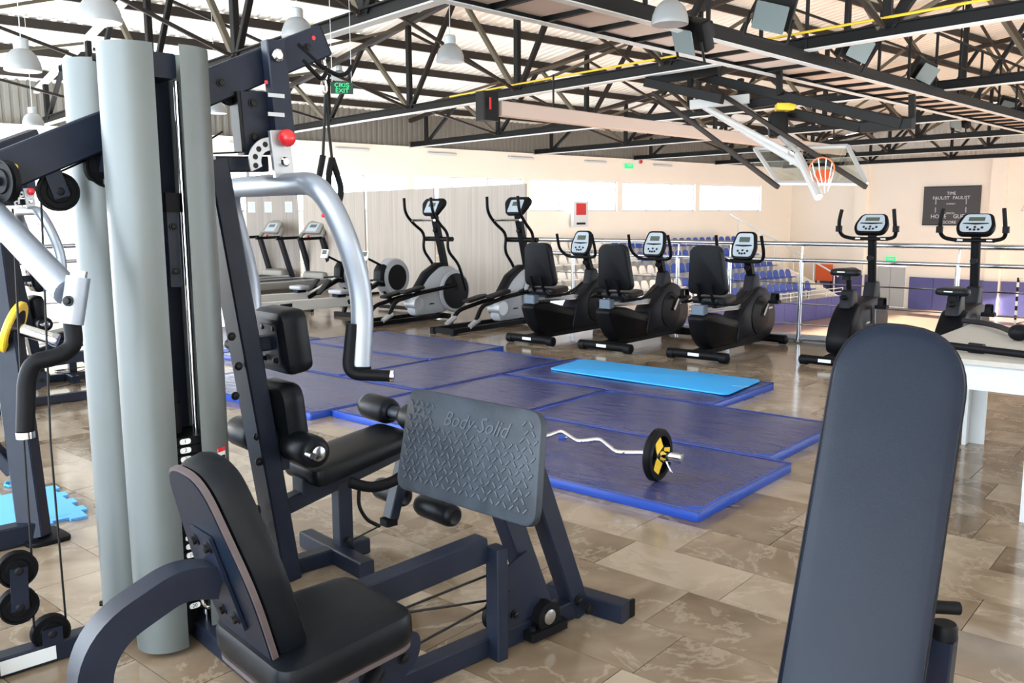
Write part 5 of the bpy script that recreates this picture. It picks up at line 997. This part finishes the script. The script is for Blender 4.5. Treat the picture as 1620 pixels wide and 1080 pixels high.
MB(T).cyl(A_, B_, 0.018, n=12).build('bar', 'rubber', root); cpt = onz(1540, 550, 0.765); MB(T).cyl(cpt-d*0.02, cpt+d*0.05, 0.025, n=14).build('collar', 'charcoal', root); MB(T).cyl(cpt-Zv*0.02-d*0.01, cpt+Zv*0.02-d*0.01, 0.010, n=8).build('lock_bolt', 'steel', root)
c1 = [onz(1524, 507, 0.76), onz(1558, 511, 0.765), onz(1580, 516, 0.77), onz(1600, 524, 0.775)]; mid = c1[1].copy(); root = thing('curved_handle', 'curved black exercise handle with a foam ball lying on the white table', 'handle', mid); T = lambda p: V(p)-mid
MB(T).tube(c1, 0.016, 12, 0.1).build('curved_tube', 'charcoal', root); fb = onz(1612, 526, 0.785); MB(T).sphere(fb, 0.047, 18, (1.15, 1, 0.95)).build('foam_ball', 'rubber', root); MB(T).tube([fb, onz(1650, 530, 0.78)], 0.016, 10).build('tube_end', 'charcoal', root)
# ================================================================== PLATE-LOADED RACK at the left
ft = onz(72, 852); ra = math.radians(-7); root = thing('plate_rack', 'black steel rack with leaning upright, chrome peg and yellow-rimmed plates', 'weight rack', V((ft.x, ft.y, 0))); T = lambda p: V(p)-V((ft.x, ft.y, 0)); gxw, gyw = GX, GY
up0 = V((ft.x, ft.y, 0.0))-gyw*0.04; dd = (up0-O).dot(CF); up1 = at(-2, 430, dd+0.02); MB(T).beam(up0+Zv*0.02, up1+(up1-up0)*0.1, 0.085, 0.11, CR).build('upright', 'navy', root)
MB(T).prism(sm([(-0.09, -0.10), (0.09, -0.10), (0.11, 0.08), (-0.11, 0.08)], 0.05), V((ft.x, ft.y, 0.001)), (1, 0, 0), (0, 1, 0), 0.02, 0.005).build('foot_plate', 'rubber', root)
lb0 = onz(-10, 850, 0.035); MB(T).beam(up0+Zv*0.05, up0+Zv*0.05-gyw*0.9, 0.08, 0.09).build('base_beam', 'navy', root); MB(T).beam(at(-20, 700, dd+0.0), at(22, 745, dd+0.0), 0.05, 0.06).build('brace', 'navy', root)
pg0, pg1 = at(14, 515, dd), at(88, 538, dd+0.05); pg = MB(T).cyl(pg0, pg1, 0.027, n=18).build('plate_peg', 'chrome', root); pd = (pg1-pg0).normalized(); MB(T).lathe([(0.03, -0.015), (0.032, 0), (0.03, 0.01), (0.012, 0.011)], pg1, pd, 18).build('peg_end', 'steel', pg)
pk = pg0+pd*0.02
for i, (rr, mm) in enumerate(((0.12, 'yellow'), )):
    wp = thing('weight_plate', 'yellow-rimmed black weight plate hung on the chrome peg of the rack', 'weight plate', pk); ax = pd
    MB().lathe([(0.03, -0.014), (rr-0.006, -0.014), (rr, -0.008), (rr, 0.008), (rr-0.006, 0.014), (0.03, 0.014)], (0, 0, 0), ax, 30).build('plate_rim', 'yellow', wp); MB().lathe([(0.03, -0.016), (rr*0.7, -0.016), (rr*0.7, 0.016), (0.03, 0.016)], (0, 0, 0), ax, 26).build('plate_disc', 'rubber', wp)
# jigsaw foam tiles under the rack
for i, (a, b) in enumerate(((onz(-25, 790), onz(28, 812)),)):
    c = onz(0, 815, 0); root = thing('puzzle_mat', 'light blue jigsaw foam mat under the plate rack', 'mat', V((c.x, c.y, 0.0005)), GA); n = 8; S = 0.30; pts = []
    for k in range(4):
        a0 = [(-S, -S), (S, -S), (S, S), (-S, S)][k]; a1 = [(-S, -S), (S, -S), (S, S), (-S, S)][(k+1) % 4]; dx, dy = (a1[0]-a0[0])/n, (a1[1]-a0[1])/n
        for j in range(n):
            q = V((a0[0]+dx*j, a0[1]+dy*j)); nrm = V((dy, -dx)).normalized()*0.03
            if j % 2: pts += [q, q+nrm, q+nrm+V((dx, dy))]
            else: pts += [q]
    MB().prism(pts, (0, 0, 0), (1, 0, 0), (0, 1, 0), 0.012).build('foam_tile', 'puzzle', root); MB().box((0, 0, 0.0125), (0.5, 0.5, 0.001)).build('textured_top', 'puzzle', root)
q = onz(20, 768, 0); root = thing('resistance_band', 'small coiled teal band on the floor by the rack', 'band', V((q.x, q.y, 0.0))); MB().tube([(0.05*math.cos(a), 0.035*math.sin(a), 0.008+0.003*(i % 3)) for i, a in enumerate([2*PI*k/14*2 for k in range(15)])], 0.006, 6).build('coil', 'cyan', root); MB().tube([(0.05, 0, 0.008), (0.10, 0.02, 0.007), (0.14, 0.0, 0.007)], 0.006, 6).build('loose_end', 'rubber', root)
